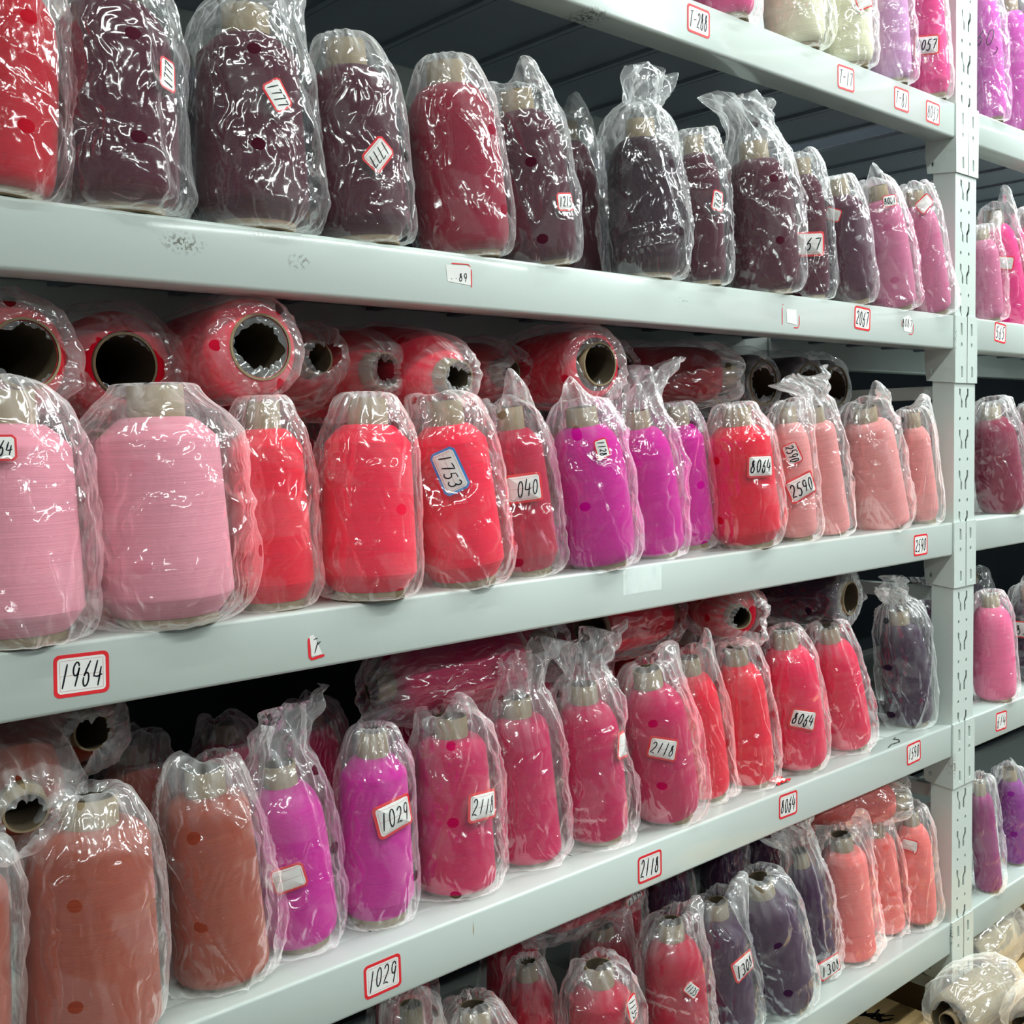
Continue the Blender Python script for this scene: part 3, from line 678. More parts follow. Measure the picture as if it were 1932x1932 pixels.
# ------------------------------------------------------------------ the standing cones (base, height, radius, axis, shape, colour, film, stickers, label)
CONES = [
 ('0', [1.3452, 0.0314, 0.75], 0.2631, 0.0425, [-0.1519, 0.0, 0.9884], 'round', 'rose', 'loose', [], 'rose pink bagged cone on the top shelf, leftmost bit showing'),
 ('0', [1.5266, 0.0334, 0.75], 0.2641, 0.0451, [-0.1761, 0.0, 0.9844], 'round', 'cream', 'loose', [], 'cream yarn cone left of its cream twin on the top shelf'),
 ('0', [1.6689, 0.0304, 0.75], 0.2621, 0.0411, [-0.1259, 0.0, 0.992], 'round', 'cream', 'loose', [(-1.897, 0.0965, 0.0332, 0.0249, -15, '', 'r')], 'cream yarn cone right of its cream twin on the top shelf, red sticker edge above'),
 ('0', [1.7973, 0.025, 0.75], 0.2627, 0.0338, [-0.1427, 0.0, 0.9898], 'round', 'lilac', 'loose', [], 'lilac yarn cone in shiny film between cream and rose cones, top shelf'),
 ('0', [1.935, 0.0253, 0.75], 0.2638, 0.0341, [-0.1699, 0.0, 0.9855], 'bevel', 'rose', 'tight', [(-2.709, 0.0918, 0.044, 0.033, 6, '8057', 'r')], 'rose pink cone with sticker 8057 on the top shelf beside the post'),
 ('0', [2.1628, 0.0196, 0.75], 0.2634, 0.0265, [-0.1608, 0.0, 0.987], 'round', 'orchid', 'loose', [(-2.569, 0.1498, 0.0368, 0.0276, 10, '60,', 'n')], 'orchid cone right of the post on the top shelf, ink marks on film'),
 ('0', [2.2958, 0.0239, 0.75], 0.2653, 0.0323, [-0.1992, 0.0, 0.98], 'round', 'orchid', 'loose', [], 'orchid cone at top right corner on the top shelf'),
 ('B', [0.3359, 0.0317, 0.375], 0.201, 0.0428, [0.0722, 0.0, 0.9974], 'round', 'crimsonred', 'loose', [], 'red bagged cone at left end of the second shelf'),
 ('B', [0.4432, 0.0399, 0.375], 0.2154, 0.054, [-0.0097, 0.0, 1.0], 'round', 'plum', 'loose', [(-1.093, 0.1211, 0.0282, 0.0212, -84, '1777', 'r')], 'wide plum cone, second from left on second shelf, sticker 1777 turned sideways'),
 ('B', [0.5811, 0.041, 0.375], 0.2189, 0.0554, [-0.0121, 0.0, 0.9999], 'bevel', 'plum', 'loose', [(-1.629, 0.1221, 0.0291, 0.0218, 58, '1777', 'r')], 'plum cone with tilted 1777 sticker at upper right and crumpled film'),
 ('B', [0.7111, 0.038, 0.375], 0.2123, 0.0513, [-0.0852, 0.0, 0.9964], 'bevel', 'plum', 'tight', [(-1.748, 0.0866, 0.0335, 0.0251, 135, '1777', 'r')], 'plum cone with diamond tilted upside down 1777 sticker'),
 ('B', [0.856, 0.0395, 0.375], 0.2198, 0.0533, [-0.1232, 0.0, 0.9924], 'round', 'wine', 'tight', [], 'wine red cone between plum cones on second shelf, no sticker'),
 ('B', [0.9732, 0.0351, 0.375], 0.2102, 0.0475, [-0.1868, 0.0, 0.9824], 'round', 'plum', 'loose', [(-1.523, 0.0722, 0.0284, 0.0213, 2, '1215', 'r')], 'plum cone with bare tube end and sticker 1215'),
 ('B', [1.1595, 0.153, 0.375], 0.231, 0.0378, [-0.0868, 0.0, 0.9962], 'round', 'plum', 'low', [], 'dark cone tucked behind the plum cone marked 1215'),
 ('B', [1.1662, 0.0349, 0.375], 0.2107, 0.0471, [-0.0362, 0.0, 0.9993], 'round', 'darkplum', 'spout', [], 'very dark plum cone with a tall knotted film top'),
 ('B', [1.2783, 0.0252, 0.375], 0.2052, 0.034, [-0.093, 0.0, 0.9957], 'round', 'plum', 'loose', [(-1.711, 0.1123, 0.0274, 0.0206, -75, '762', 'r')], 'narrow plum cone with sideways sticker at its right edge, second shelf'),
 ('B', [1.45, 0.0385, 0.375], 0.2276, 0.0521, [-0.1478, 0.0, 0.989], 'round', 'plum', 'spout', [], 'plum cone under a big gathered and tied film top'),
 ('B', [1.5634, 0.0362, 0.375], 0.2199, 0.0327, [-0.102, 0.0, 0.9948], 'round', 'plum', 'loose', [(-2.467, 0.0868, 0.05, 0.0375, 4, ' 67', 'r')], 'plum cone with sticker ending in 67 right of the tied bag'),
 ('B', [1.674, 0.0286, 0.375], 0.2036, 0.0386, [-0.207, 0.0, 0.9783], 'bevel', 'greyplum', 'tight', [(-2.949, 0.1502, 0.0269, 0.0202, 25, '', 'r')], 'slate plum cone left of the dusty pink cones, second shelf'),
 ('B', [1.8134, 0.0283, 0.375], 0.2139, 0.0383, [-0.2748, 0.0, 0.9615], 'round', 'mauve', 'loose', [(-2.155, 0.1867, 0.0256, 0.0192, 3, '8081', 'r')], 'dusty pink cone with sticker 8081'),
 ('B', [1.9444, 0.0253, 0.375], 0.2235, 0.0341, [-0.3135, 0.0, 0.9496], 'round', 'mauve', 'loose', [(-2.174, 0.2002, 0.0316, 0.0237, -30, '', 'r')], 'dusty pink cone beside the post, right of the 8081 cone'),
 ('B', [2.1561, 0.021, 0.375], 0.1761, 0.0284, [-0.1819, 0.0, 0.9833], 'round', 'mauve', 'loose', [], 'dusty pink cone right of the post on second shelf'),
 ('B', [2.3569, 0.0618, 0.375], 0.2488, 0.0362, [-0.3798, 0.0, 0.9251], 'round', 'hotpink', 'loose', [(-2.593, 0.149, 0.0367, 0.0275, 20, '', 'r')], 'hot pink cone with bare tube right of the post'),
 ('B', [2.4377, 0.0299, 0.375], 0.2466, 0.0404, [-0.3023, 0.0, 0.9532], 'round', 'hotpink', 'loose', [], 'hot pink cone cut off by the right picture edge, second shelf'),
 ('C', [0.3313, 0.0388, 0.0], 0.217, 0.0592, [0.0075, 0.0, 1.0], 'bevel', 'palepink', 'loose', [(-1.997, 0.1684, 0.0283, 0.0213, 0, '1964', 'r')], 'big pale pink cone cut by the left picture edge'),
 ('C', [0.4722, 0.0362, 0.0], 0.2237, 0.0624, [-0.0215, 0.0, 0.9998], 'bevel', 'palepink', 'balloon', [], 'big pale pink cone standing whole in roomy film, no sticker'),
 ('C', [0.5894, 0.0411, 0.0], 0.2101, 0.0421, [-0.0329, 0.0, 0.9995], 'bevel', 'coralred', 'tight', [], 'coral red cone next to the big pale pink one, bare of stickers'),
 ('C', [0.6961, 0.0265, 0.0], 0.2138, 0.0521, [0.0241, 0.0, 0.9997], 'bevel', 'coral', 'tight', [], 'brightest coral cone, widest of the coral ones, no sticker'),
 ('C', [0.835, 0.0301, 0.0], 0.2147, 0.0488, [-0.1177, 0.0, 0.993], 'bevel', 'coral', 'loose', [(-2.31, 0.1386, 0.05, 0.031, 72, '1753', 'b')], 'coral cone with blue edged sticker 1753'),
 ('C', [0.9497, 0.0444, 0.0], 0.2083, 0.0398, [-0.1331, 0.0, 0.9911], 'bevel', 'crimson', 'loose', [(-2.154, 0.1131, 0.0469, 0.0352, 0, ' 040', 'r')], 'crimson cone with sticker reading 040'),
 ('C', [1.0643, 0.0316, 0.0], 0.2088, 0.0494, [-0.1483, 0.0, 0.9889], 'round', 'magenta', 'loose', [(-1.955, 0.1582, 0.0248, 0.0186, 82, '1128', 'r')], 'front magenta cone on third shelf with small sticker 1128'),
 ('C', [1.2032, 0.0539, 0.0], 0.2064, 0.043, [-0.1832, 0.0, 0.9831], 'round', 'magenta', 'spout', [], 'magenta cone with folded film, between two other magenta cones'),
 ('C', [1.316, 0.083, 0.0], 0.2127, 0.0379, [-0.1231, 0.0, 0.9924], 'bevel', 'magenta', 'tight', [], 'magenta cone left of the red cone marked 8064, third shelf'),
 ('C', [1.3946, 0.0364, 0.0], 0.2101, 0.0519, [-0.1306, 0.0, 0.9914], 'bevel', 'redpink', 'tight', [(-1.933, 0.1252, 0.0447, 0.0335, 6, '8064', 'r')], 'red pink cone with sticker 8064 on third shelf'),
 ('C', [1.5225, 0.0332, 0.0], 0.2106, 0.0314, [-0.1311, 0.0, 0.9914], 'round', 'salmon', 'loose', [(-2.491, 0.1415, 0.0339, 0.0255, 70, '2590', 'r'), (-2.18, 0.0885, 0.05, 0.0375, -20, '2590', 'r')], 'dusty salmon cone with two stickers 2590'),
 ('C', [1.6358, 0.0441, 0.0], 0.2149, 0.0326, [-0.2191, 0.0, 0.9757], 'straight', 'salmon', 'spout', [], 'dusty salmon cone with upright film top behind the two sticker one'),
 ('C', [1.802, 0.0463, 0.0], 0.2185, 0.0491, [-0.2679, 0.0, 0.9635], 'straight', 'salmon', 'loose', [], 'widest dusty salmon cone, fine thread lines, near the post'),
 ('C', [1.9332, 0.0357, 0.0], 0.2058, 0.028, [-0.2061, 0.0, 0.9785], 'bevel', 'salmon', 'loose', [], 'small dusty salmon cone touching the post, third shelf'),
 ('C', [2.2516, 0.0331, 0.0], 0.2235, 0.0447, [-0.268, 0.0, 0.9634], 'round', 'wineplum', 'loose', [], 'wine coloured cone right of the post on third shelf'),
 ('C', [2.4472, 0.03, 0.0], 0.2236, 0.0405, [-0.334, 0.0, 0.9426], 'round', 'wineplum', 'low', [], 'wine coloured cone cut by the right edge on third shelf'),
 ('D', [0.2728, 0.0374, -0.375], 0.2058, 0.037, [0.0589, 0.0, 0.9983], 'straight', 'brown', 'low', [], 'rust brown cone at the left picture edge, only its side showing'),
 ('D', [0.3856, 0.0458, -0.375], 0.2245, 0.062, [0.0317, 0.0, 0.9995], 'straight', 'brown', 'tight', [], 'largest rust brown cone, film gathered to a pinched top'),
 ('D', [0.5294, 0.0653, -0.375], 0.2187, 0.0477, [-0.0572, 0.0, 0.9984], 'straight', 'brown', 'loose', [], 'rust brown cone with crumpled film beside the magenta cones'),
 ('D', [0.6282, 0.0772, -0.375], 0.203, 0.0435, [-0.0982, 0.0, 0.9952], 'round', 'magenta2', 'spout', [(-2.149, 0.0945, 0.0366, 0.0275, -10, '', 'r')], 'magenta cone with wide open crumpled film top'),
 ('D', [0.7241, 0.0666, -0.375], 0.2175, 0.0427, [-0.0033, 0.0, 1.0], 'bevel', 'magenta2', 'tight', [(-1.638, 0.1295, 0.05, 0.0375, -12, '1029', 'r')], 'deep magenta cone with sticker 1029'),
 ('D', [0.844, 0.071, -0.375], 0.2122, 0.0487, [-0.0129, 0.0, 0.9999], 'straight', 'crimson2', 'loose', [(-1.507, 0.1122, 0.0465, 0.0349, 4, '2118', 'r')], 'crimson cone with sticker 2118 next to the magenta one, bare tube top'),
 ('D', [0.9713, 0.0773, -0.375], 0.2148, 0.0436, [-0.0728, 0.0, 0.9973], 'straight', 'crimson2', 'spout', [], 'crimson cone under a film sheet folded down to the right'),
 ('D', [1.0854, 0.0632, -0.375], 0.2172, 0.0448, [-0.1046, 0.0, 0.9945], 'round', 'crimson2', 'spout', [(-1.032, 0.133, 0.0469, 0.0352, 14, ' 18', 'r')], 'crimson cone with bare tube and sticker ending in 18'),
 ('D', [1.2191, 0.0508, -0.375], 0.2241, 0.0483, [-0.1867, 0.0, 0.9824], 'round', 'crimson2', 'loose', [(-2.264, 0.1261, 0.0422, 0.0317, 20, '2118', 'r')], 'crimson cone with large tilted sticker 2118 facing out'),
 ('D', [1.3308, 0.0679, -0.375], 0.2208, 0.0377, [-0.1751, 0.0, 0.9846], 'round', 'red2', 'loose', [], 'red cone right of the tilted 2118 sticker, fourth shelf'),
 ('D', [1.4288, 0.0599, -0.375], 0.2208, 0.0404, [-0.1534, 0.0, 0.9882], 'round', 'red2', 'loose', [], 'red cone between two red ones, left of the cone marked 8064 below'),
 ('D', [1.5583, 0.0541, -0.375], 0.233, 0.046, [-0.1815, 0.0, 0.9834], 'round', 'rose2', 'tight', [(-2.239, 0.0999, 0.0444, 0.0333, 20, '8064', 'r')], 'rose red cone with sticker 8064 on fourth shelf'),
 ('D', [1.719, 0.0606, -0.375], 0.2275, 0.0414, [-0.2896, 0.0, 0.9572], 'round', 'rose2', 'loose', [], 'rose red cone right of the cone marked 8064, last red one on fourth shelf'),
 ('D', [1.9334, 0.0611, -0.375], 0.2234, 0.042, [-0.2011, 0.0, 0.9796], 'round', 'purple', 'spout', [], 'dark purple cone beside the post on fourth shelf'),
 ('D', [2.2197, 0.03, -0.375], 0.2201, 0.0405, [-0.1301, 0.0, 0.9915], 'round', 'pink2', 'tight', [], 'bright pink cone right of the post on fourth shelf'),
 ('D', [2.4509, 0.048, -0.375], 0.2082, 0.0379, [-0.1917, 0.0, 0.9814], 'round', 'purple', 'loose', [(3.139, 0.1281, 0.05, 0.0375, 0, '83', 'r')], 'near black cone right of the bright pink one'),
 ('E', [0.7811, 0.0747, -0.75], 0.2522, 0.0334, [-0.0305, 0.0, 0.9995], 'round', 'brown', 'loose', [], 'dim brown cone top at bottom centre left'),
 ('E', [0.8598, 0.0549, -0.75], 0.2265, 0.0471, [-0.0222, 0.0, 0.9998], 'bevel', 'orangered', 'loose', [], 'orange red cone cut by the bottom edge'),
 ('E', [1.0302, 0.1376, -0.75], 0.2, 0.0373, [-0.0564, 0.0, 0.9984], 'round', 'crimson3', 'tight', [], 'crimson cone behind, right of the orange red one on the lowest shelf'),
 ('E', [1.0871, 0.0557, -0.75], 0.2044, 0.0482, [-0.0486, 0.0, 0.9988], 'bevel', 'crimson3', 'loose', [(-1.312, 0.1545, 0.0353, 0.0265, 80, '1135', 'r')], 'crimson cone with sticker on its right side, cut by bottom edge'),
 ('E', [1.2608, 0.2027, -0.75], 0.164, 0.0442, [-0.1302, 0.0, 0.9915], 'round', 'crimson3', 'low', [], 'dim crimson cone behind another one on the lowest shelf'),
 ('E', [1.2464, 0.0535, -0.75], 0.22, 0.0453, [-0.0934, 0.0, 0.9956], 'round', 'crimson3', 'loose', [(-1.936, 0.139, 0.0254, 0.019, 48, '1135', 'r')], 'crimson cone with sticker 1135 on the lowest shelf'),
 ('E', [1.3791, 0.0588, -0.75], 0.2163, 0.0389, [-0.1759, 0.0, 0.9844], 'round', 'purple2', 'loose', [(-1.673, 0.1242, 0.0466, 0.0349, -10, '1308', 'r')], 'dark purple cone with sticker 1308 left of the wide purple one'),
 ('E', [1.5042, 0.0469, -0.75], 0.2355, 0.0498, [-0.3012, 0.0, 0.9536], 'round', 'purple2', 'loose', [], 'widest dark purple cone with two vent holes, lowest shelf'),
 ('E', [1.6303, 0.0637, -0.75], 0.2362, 0.032, [-0.2539, 0.0, 0.9672], 'round', 'purple2', 'spout', [(-1.913, 0.0312, 0.05, 0.0375, -6, '1308', 'r')], 'dark purple cone wrapped in slack film with sticker 1308'),
 ('E', [1.727, 0.0634, -0.75], 0.2239, 0.0451, [-0.1213, 0.0, 0.9926], 'straight', 'salmon2', 'loose', [], 'left of three salmon cones on the lowest shelf, bare tube top'),
 ('E', [1.8658, 0.0704, -0.75], 0.2146, 0.0343, [-0.1883, 0.0, 0.9821], 'straight', 'salmon2', 'loose', [], 'middle of three salmon cones on the lowest shelf'),
 ('E', [1.9377, 0.0449, -0.75], 0.2217, 0.0336, [-0.1489, 0.0, 0.9888], 'round', 'salmon2', 'loose', [(-2.808, 0.1706, 0.0309, 0.0232, 10, '', 'r')], 'right of three salmon cones, beside the post, blank sticker'),
 ('E', [2.1732, 0.019, -0.75], 0.2345, 0.0256, [-0.1981, 0.0, 0.9802], 'straight', 'orchid2', 'loose', [], 'plum violet cone just right of the post on the lowest shelf'),
 ('E', [2.3564, 0.0437, -0.75], 0.2133, 0.032, [-0.178, 0.0, 0.984], 'round', 'violet', 'loose', [], 'violet cone at the right edge on the lowest shelf'),
]

for i, (row, base, H, r, ax, style, col, bag, stk, label) in enumerate(CONES):
    cone(base, H, r, ax, style, col, bag, stk, label, 100+i)

# ------------------------------------------------------------------ cones lying on top of the standing ones: (facing point, which end shows, axis towards the tip)
def lying(end, which, ax, H, r, style, col, bag, label, seed, stk=(), tb=.74, tt=.42, group=None, mat=None):
    a = Vector(ax).normalized()
    base = Vector(end) if which == 'base' else Vector(end)-a*H
    return cone(tuple(base), H, r, tuple(a), style, col, bag, list(stk), label, seed, group, tb, tt, mat)
lying((.355, .045, .250), 'base', (-.10, 1, 0), .21, .048, 'flush', 'ember', 'loose', 'red cone lying at left picture edge, wide dark tube mouth facing out', 301, tb=.66)
lying((.462, .085, .246), 'base', (.05, 1, 0), .21, .054, 'flush', 'ember', 'loose', 'red cone lying above the whole pale pink cone, round hollow end showing', 302, tb=.58)
lying((.572, .020, .2630), 'base', (.03, 1, .0), .21, .0500, 'flush', 'coral', 'tight', 'brightly lit coral cone lying high with big round tube mouth facing out', 303, tb=.66)
lying((.688, .10, .262), 'tip', (-.02, -1, .10), .20, .048, 'round', 'ember', 'low', 'dim red cone lying behind the lit coral one, small tip facing out', 304)
lying((.762, .075, .248), 'tip', (0, -1, -.02), .20, .052, 'round', 'ember', 'tight', 'red cone lying over the brightest coral cone, fringed tube tip towards us', 305)
lying((.822, .018, .238), 'tip', (-.05, -1, -.14), .20, .050, 'round', 'coral', 'tight', 'coral cone lying tip down over the cone with the blue edged sticker', 306)
lying((1.000, .125, .256), 'tip', (.05, -1, 0), .19, .044, 'round', 'ember', 'low', 'dark red cone lying in shade above the crimson cone marked 040', 307)
lying((1.070, .030, .2620), 'base', (.08, 1, 0), .20, .047, 'round', 'coral', 'loose', 'coral cone lying over the front magenta cone in badly crumpled film', 308, tb=.60)
lying((1.235, .14, .262), 'base', (.0, 1, 0), .18, .042, 'round', 'duskred', 'loose', 'dim red cone lying behind the crumpled one above the middle magenta cone', 309)
lying((1.455, .10, .262), 'tip', (.55, -.6, 0), .19, .046, 'round', 'duskred', 'loose', 'dusky red cone lying above the 8064 cone, its tip turned right', 310)
lying((.333, .035, -.150), 'tip', (-.15, -1, -.22), .20, .048, 'straight', 'brown', 'loose', 'rust brown cone lying at left edge, film knotted into a bright twist', 320)
lying((.428, .12, -.112), 'tip', (.0, -1, 0), .20, .047, 'round', 'brown', 'low', 'very dim brown cone lying under the beam, dark round tip hole', 321)
lying((.985, .115, -.122), 'base', (-.94, .12, -.03), .21, .048, 'straight', 'crimson2', 'loose', 'crimson cone lying sideways behind the front cones, base end to the right', 322)
lying((1.052, .115, -.112), 'tip', (.1, -1, .0), .19, .045, 'round', 'crimson2', 'low', 'dim crimson cone lying under the beam, dark hole facing out, by the sideways one', 323)
lying((1.185, .165, -.112), 'base', (.95, .06, 0), .20, .044, 'round', 'red2', 'low', 'dim red cone lying lengthwise under the beam, fourth shelf', 324)
lying((1.372, .035, -.105), 'tip', (-.62, -.80, 0), .19, .0440, 'round', 'red2', 'loose', 'red cone lying on the fourth shelf row, black tip hole towards us', 325)
lying((1.700, .045, -.113), 'base', (-.10, 1, 0), .20, .048, 'round', 'purple', 'loose', 'dark purple cone lying high with glinting crumpled film over its end', 326, tb=.6)
lying((1.850, .14, -.115), 'tip', (.12, -1, 0), .18, .044, 'round', 'purple', 'loose', 'dark purple cone lying in the shade left of the post, fourth shelf', 327)
lying((1.262, .165, -.500), 'base', (-.93, .12, -.10), .20, .042, 'round', 'crimson3', 'loose', 'crimson cone lying under the fourth beam, small tilted 1135 sticker', 328,
      [(-1.9, .03, .034, .026, 60, '1135', 'r')])
lying((1.865, .030, -.500), 'tip', (.62, -.72, .02), .20, .041, 'round', 'salmon2', 'tight', 'salmon cone lying with its gathered tip facing out, left of two', 329)
lying((1.935, .075, -.505), 'tip', (.10, -1, 0), .19, .040, 'round', 'salmon2', 'tight', 'salmon cone lying against the post, right of two with gathered tips', 330)

# ------------------------------------------------------------------ the row behind, seen dimly through the gaps
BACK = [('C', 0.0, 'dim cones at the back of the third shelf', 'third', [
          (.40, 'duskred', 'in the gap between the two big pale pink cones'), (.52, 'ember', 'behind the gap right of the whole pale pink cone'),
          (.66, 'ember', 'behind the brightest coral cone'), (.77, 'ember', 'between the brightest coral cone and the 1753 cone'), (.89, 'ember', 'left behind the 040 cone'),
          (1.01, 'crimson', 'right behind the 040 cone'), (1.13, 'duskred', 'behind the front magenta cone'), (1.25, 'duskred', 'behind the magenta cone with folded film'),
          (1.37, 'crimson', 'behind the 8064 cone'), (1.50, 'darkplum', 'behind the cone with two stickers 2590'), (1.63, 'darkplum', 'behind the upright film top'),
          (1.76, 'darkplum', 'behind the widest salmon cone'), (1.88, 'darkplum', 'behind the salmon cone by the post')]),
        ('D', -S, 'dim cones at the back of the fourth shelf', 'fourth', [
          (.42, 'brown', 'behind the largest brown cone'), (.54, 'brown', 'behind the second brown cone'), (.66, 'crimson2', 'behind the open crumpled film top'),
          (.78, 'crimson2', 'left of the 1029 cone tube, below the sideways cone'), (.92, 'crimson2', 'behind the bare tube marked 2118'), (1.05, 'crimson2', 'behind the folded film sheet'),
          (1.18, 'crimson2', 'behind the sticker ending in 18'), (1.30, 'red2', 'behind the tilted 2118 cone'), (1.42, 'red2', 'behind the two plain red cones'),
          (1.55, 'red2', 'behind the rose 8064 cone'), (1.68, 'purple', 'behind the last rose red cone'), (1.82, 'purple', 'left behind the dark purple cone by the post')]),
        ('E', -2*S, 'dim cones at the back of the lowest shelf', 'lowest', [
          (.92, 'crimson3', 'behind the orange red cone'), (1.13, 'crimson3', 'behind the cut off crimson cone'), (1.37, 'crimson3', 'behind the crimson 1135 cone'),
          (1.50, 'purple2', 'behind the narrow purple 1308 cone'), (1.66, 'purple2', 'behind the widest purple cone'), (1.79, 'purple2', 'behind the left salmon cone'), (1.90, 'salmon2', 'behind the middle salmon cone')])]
CN = {'duskred': 'dusky red', 'ember': 'dark red', 'crimson': 'dark crimson', 'darkplum': 'dark plum', 'brown': 'dark brown', 'crimson2': 'dim crimson', 'red2': 'dim red', 'purple': 'dark purple', 'crimson3': 'dim crimson', 'purple2': 'dark purple', 'salmon2': 'dim salmon'}
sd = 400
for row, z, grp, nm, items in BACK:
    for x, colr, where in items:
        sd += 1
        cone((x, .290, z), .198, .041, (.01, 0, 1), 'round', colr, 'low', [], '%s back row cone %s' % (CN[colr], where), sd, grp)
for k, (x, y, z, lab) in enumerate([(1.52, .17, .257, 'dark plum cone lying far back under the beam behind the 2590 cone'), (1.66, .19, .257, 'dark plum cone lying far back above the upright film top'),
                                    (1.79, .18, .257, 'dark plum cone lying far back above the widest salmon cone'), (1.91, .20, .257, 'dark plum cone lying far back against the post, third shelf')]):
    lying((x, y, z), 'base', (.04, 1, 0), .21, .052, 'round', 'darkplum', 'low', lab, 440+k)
for k, (x, colr, lab) in enumerate([(2.20, 'purple', 'straight behind the bright pink cone'), (2.33, 'purple', 'right behind the bright pink cone'), (2.46, 'purple', 'behind the sticker ending in 83')]):
    cone((x, .20, -S), .225, .044, (0, 0, 1), 'round', colr, 'loose', [], 'dark purple cone in glinting film '+lab, 450+k, 'dark cones behind the bright pink one')
for k, (x, colr) in enumerate([(2.19, 'wineplum'), (2.32, 'darkplum'), (2.45, 'darkplum')]):
    cone((x, .16+.04*k, 0), .215, .044, (0, 0, 1), 'round', colr, 'loose', [], ['wine cone close to the post', 'dark plum cone', 'dark plum cone nearest the right edge'][k]+' standing behind the front wine cone, third shelf', 460+k, 'dark cones behind the wine one')
for k, (x, colr) in enumerate([(2.24, 'orchid'), (2.36, 'orchid')]):
    cone((x, .17, 2*S), .26, .044, (0, 0, 1), 'round', colr, 'loose', [], ['orchid cone in second row next to the post, top shelf', 'orchid cone in second row at top right corner'][k], 470+k, 'orchid cones behind, top shelf')

# ------------------------------------------------------------------ stickers on the beam fronts
def flat_map(cx, cz, rot):
    c, s = math.cos(-math.radians(rot)), math.sin(-math.radians(rot))
    return lambda a, b, lift=0: (cx+a*c-b*s, -.00035-lift, cz+a*s+b*c)
BL = [('T-288', 1.2409, .7236, 1, 'sticker reading T-288 on the top beam'), ('T-17', 1.6099, .7211, -1, 'glare bleached sticker T-17 on the top beam'),
      ('T-81', 1.7829, .7206, 0, 'glare bleached sticker T-81 on the top beam'), ('8057', 1.8906, .718, 1, 'sticker 8057 on the top beam, nearest the post'),
      ('2067', 1.6588, .351, 3, 'sticker 2067 on the second beam'), ('1964', .3732, -.0289, 1.5, 'large sticker 1964 at the left of the third beam'),
      ('2590', 1.8529, -.0316, 0, 'sticker 2590 on the third beam near the post'), ('1029', .6815, -.4058, -1, 'sticker 1029 on the fourth beam, above the bottom edge of the picture'),
      ('2118', 1.12, -.4065, 0, 'sticker 2118 on the fourth beam below the crimson cones'), ('8064', 1.4436, -.3989, 1, 'sticker 8064 on the fourth beam below the crumpled scrap'),
      ('1590', 1.8308, -.3976, -2, 'sticker 1590 on the fourth beam near the post'), ('565', 2.1597, .3526, 5, 'sticker 565 on the right rack, second beam'),
      ('614', 2.178, -.4053, 2, 'sticker 614 on the right rack, fourth beam')]
for k, (tx, cx, cz, rot, lab) in enumerate(BL):
    o = sticker(.0485, .037, flat_map(cx, cz, rot), tx, 'r', None, 60+k, ink=.0015 if cx < 1 else .0021, tsize=.60)
    o['label'] = lab; o['category'] = 'sticker'

def remnant(label, cx, cz, pieces, paper, text=None, tpos=(0, 0), tsz=(.02, .012), seed=1):
    mf = flat_map(cx, cz, 0)
    V = [mf(a, b, 0) for a, b in paper]; F = [tuple(range(len(paper)))]; mi = [1]
    for pl, wd in pieces:
        rv, rf = ribbon_mesh([pl], wd, lambda a, b: mf(a, b, .0001)); n0 = len(V); V += rv; F += [tuple(i+n0 for i in q) for q in rf]; mi += [0]*len(rf)
    o = link_mesh('torn_sticker', V, F, [MAT['red'], MAT['paper']], None, False, mi)
    o['label'] = label; o['category'] = 'sticker'
    if text:
        rv, rf = ribbon_mesh([[(a+tpos[0], b+tpos[1]) for a, b in st] for st in strokes(text, *tsz, seed)], .0011, lambda a, b: mf(a, b, .0002))
        link_mesh('handwritten_number', rv, rf, MAT['ink'], o)
    return o
remnant('torn sticker ending in 89 on the second beam, top right of its frame left', .812, .350, [([(-.012, .012), (.012, .013), (.0155, .010)], .0012), ([(.0165, .008), (.0165, -.012)], .0016)],
        [(-.020, .010), (.015, .011), (.0165, .008), (.016, -.010), (-.018, -.008)], '..89', (-.002, -.002), (.026, .009))
remnant('peeled sticker on the second beam, only corner strips of red left', 1.4558, .341, [([(-.0225, .014), (-.0225, -.012)], .0014), ([(.022, .004), (.022, -.010), (.018, -.0145), (.008, -.0145)], .0014), ([(-.0225, .0175), (-.019, .0178)], .0012)],
        [(-.012, .012), (.014, .012), (.016, -.010), (-.010, -.008)])
remnant('torn scribbled sticker scrap on the second beam near the post', 1.8044, .3495, [([(.020, .002), (.020, -.012), (.015, -.016), (.004, -.016)], .0014), ([(-.020, .006), (-.020, -.004)], .001)],
        [(-.016, .010), (.004, .016), (.012, .012), (.018, .0), (.010, -.013), (-.012, -.012)], '8087', (-.001, .002), (.034, .013), 5)
remnant('torn sticker corner with one pen stroke on the third beam', .6115, -.0385, [([(-.009, .010), (-.0085, -.009), (-.006, -.0115), (.009, -.0095)], .0030)],
        [(-.008, .012), (-.003, .013), (.004, -.002), (.007, -.008), (-.006, -.009)], 'r', (.0, .002), (.012, .015), 3)

# clear tape on the third beam
mb = MB(); mb.box(1.075, 1.150, -.0006, -.0002, -.036, -.004)
o = mb.build('clear_tape', MAT['tape']); o['label'] = 'strip of clear tape on the third beam below the magenta cones'; o['category'] = 'tape'

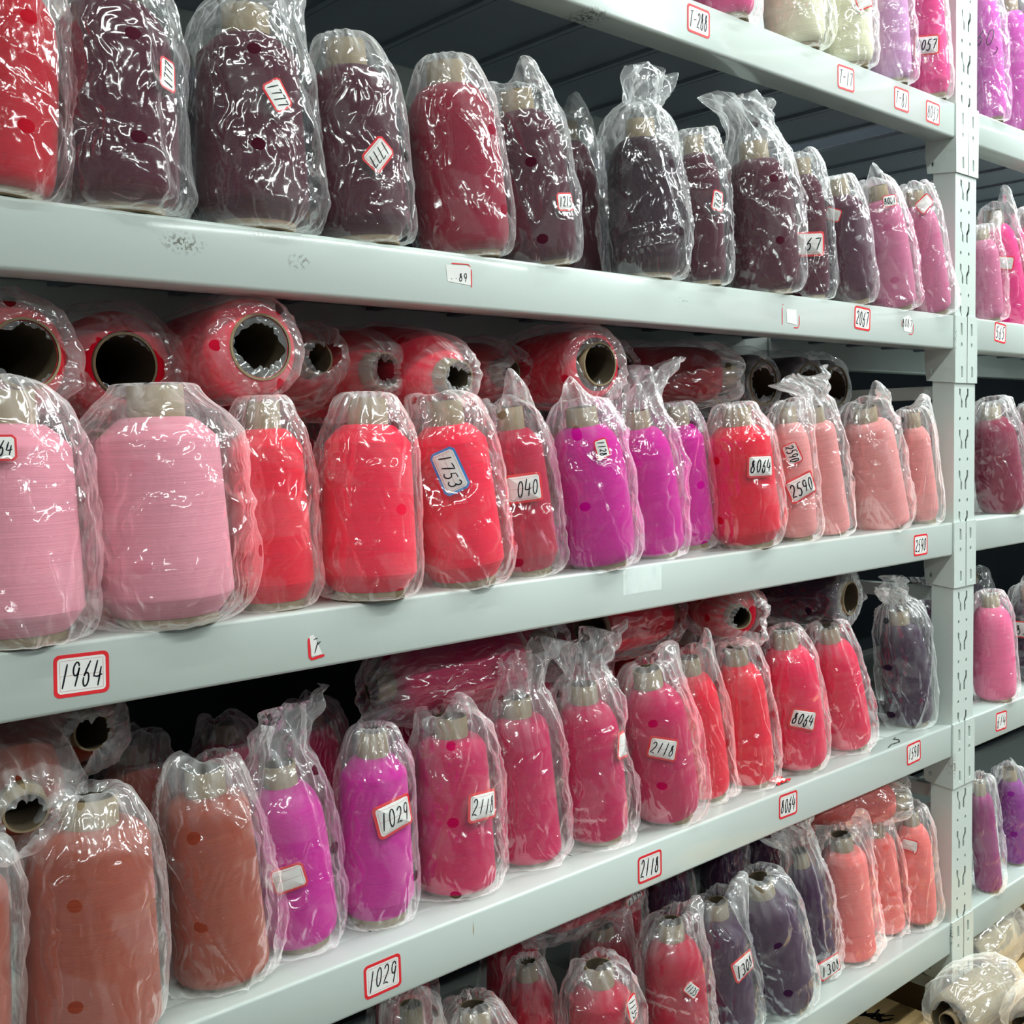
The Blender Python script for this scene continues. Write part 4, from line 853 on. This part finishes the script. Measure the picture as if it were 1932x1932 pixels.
# small litter on the fourth shelf
rng = random.Random(4)
V = []; F = []
for i in range(7):
    for j in range(5): V.append((1.463+(i-3)*.0055, .030+(j-2)*.006, -S+.001+abs(math.sin(i*1.3+j*.9))*.004))
for i in range(6):
    for j in range(4): a = i*5+j; F.append((a, a+5, a+6, a+1))
o = link_mesh('crumpled_sticker', V, F, [MAT['red'], MAT['paper']], None, False, [(1 if (k % 4 in (1, 2) and 4 < k < 20) else 0) for k in range(24)])
o['label'] = 'crumpled scrap of red edged sticker lying on the fourth shelf'; o['category'] = 'sticker'
rv, rf = ribbon_mesh([[(1.755, .006), (1.775, .012), (1.800, .010), (1.812, .018), (1.808, .026), (1.822, .030)]], .0014, lambda a, b: (a, b, -S+.0016))
n0 = len(rv)
o = link_mesh('wire_clip', [(a, b, c-.0012) for a, b, c in rv]+rv, [tuple(reversed(q)) for q in rf]+[tuple(i+n0 for i in q) for q in rf]+[(i, i+2, i+2+n0, i+n0) for i in range(0, n0-2, 2)]+[(i+2, i, i+n0, i+2+n0) for i in range(1, n0-2, 2)], MAT['wire'])
o['label'] = 'thin bent wire lying on the fourth shelf below the dark purple cone'; o['category'] = 'wire'

# ------------------------------------------------------------------ cartons and sack on the floor
def carton(x0, x1, y0, y1, z0, z1, label, marks=()):
    e = empty('cardboard_box', label, 'box')
    mb = MB(); mb.box(x0, x1, y0, y1, z0, z1); bevel(mb.build('box_body', MAT['carton'], e), .002)
    ym = (y0+y1)/2
    for a, b, t in ((y0, ym-.001, .0), (ym+.001, y1, .0)):
        m2 = MB(); m2.box(x0+.001, x1-.001, a+.001, b-.001, z1+.0002, z1+.0034); m2.build('box_flap', MAT['carton'], e)
    for mk in marks:
        rv, rf = ribbon_mesh(mk[0], mk[1], mk[2]); link_mesh('printed_mark', rv, rf, MAT['ink'], e)
    return e
def scrib(cx, cy, s, seed):
    r_ = random.Random(seed); out = []
    for k in range(7):
        if k % 2: out.append([(cx+r_.uniform(-1, 0)*s, cy+r_.uniform(-1, 1)*s), (cx+r_.uniform(0, 1)*s, cy+r_.uniform(-1, 1)*s)])
        else: out.append([(cx+r_.uniform(-1, 1)*s, cy+r_.uniform(.2, 1)*s), (cx+r_.uniform(-1, 1)*s*.6, cy), (cx+r_.uniform(-1, 1)*s, cy-r_.uniform(.3, 1)*s)])
    return out
zt = -.935
top = lambda z: (lambda a, b: (a, b, z+.0040))
carton(1.45, 1.955, .0, .30, FZ+.001, zt, 'brown cardboard box with black marks under the lowest shelf, left of the post',
       [(scrib(1.88, .10, .030, 1), .005, top(zt)), (scrib(1.80, .08, .030, 2), .005, top(zt))])
carton(2.10, 2.56, .095, .33, FZ+.001, -.925, 'brown cardboard box with black characters right of the post',
       [(scrib(2.36, .155, .030, 3), .005, top(-.925)), (scrib(2.29, .14, .028, 6), .005, top(-.925))])
carton(2.60, 2.95, .03, .34, FZ+.001, -.88, 'taller brown cardboard box at the far right edge under the rack')
carton(1.74, 2.66, -.30, -.004, FZ+.001, -.920, 'low brown cardboard box in the aisle under the bagged cones')
for k, (b, a, lab) in enumerate([((1.835, -.062, -.866), (.97, .0, .0), 'beige cone in a crumpled clear bag on floor boxes before the post foot'),
                                 ((2.085, .030, -.866), (.98, .04, .0), 'beige cone in a crumpled clear bag on the floor boxes, by the right edge'),
                                 ((1.90, -.175, -.866), (.98, .03, .0), 'beige cone in clear bag on the floor boxes, cut by the bottom edge')]):
    lying(b, 'base', a, .24, .044, 'round', 'beige', 'balloon', lab, 500+k, tb=.36, tt=.34, mat=MAT['film_big'])
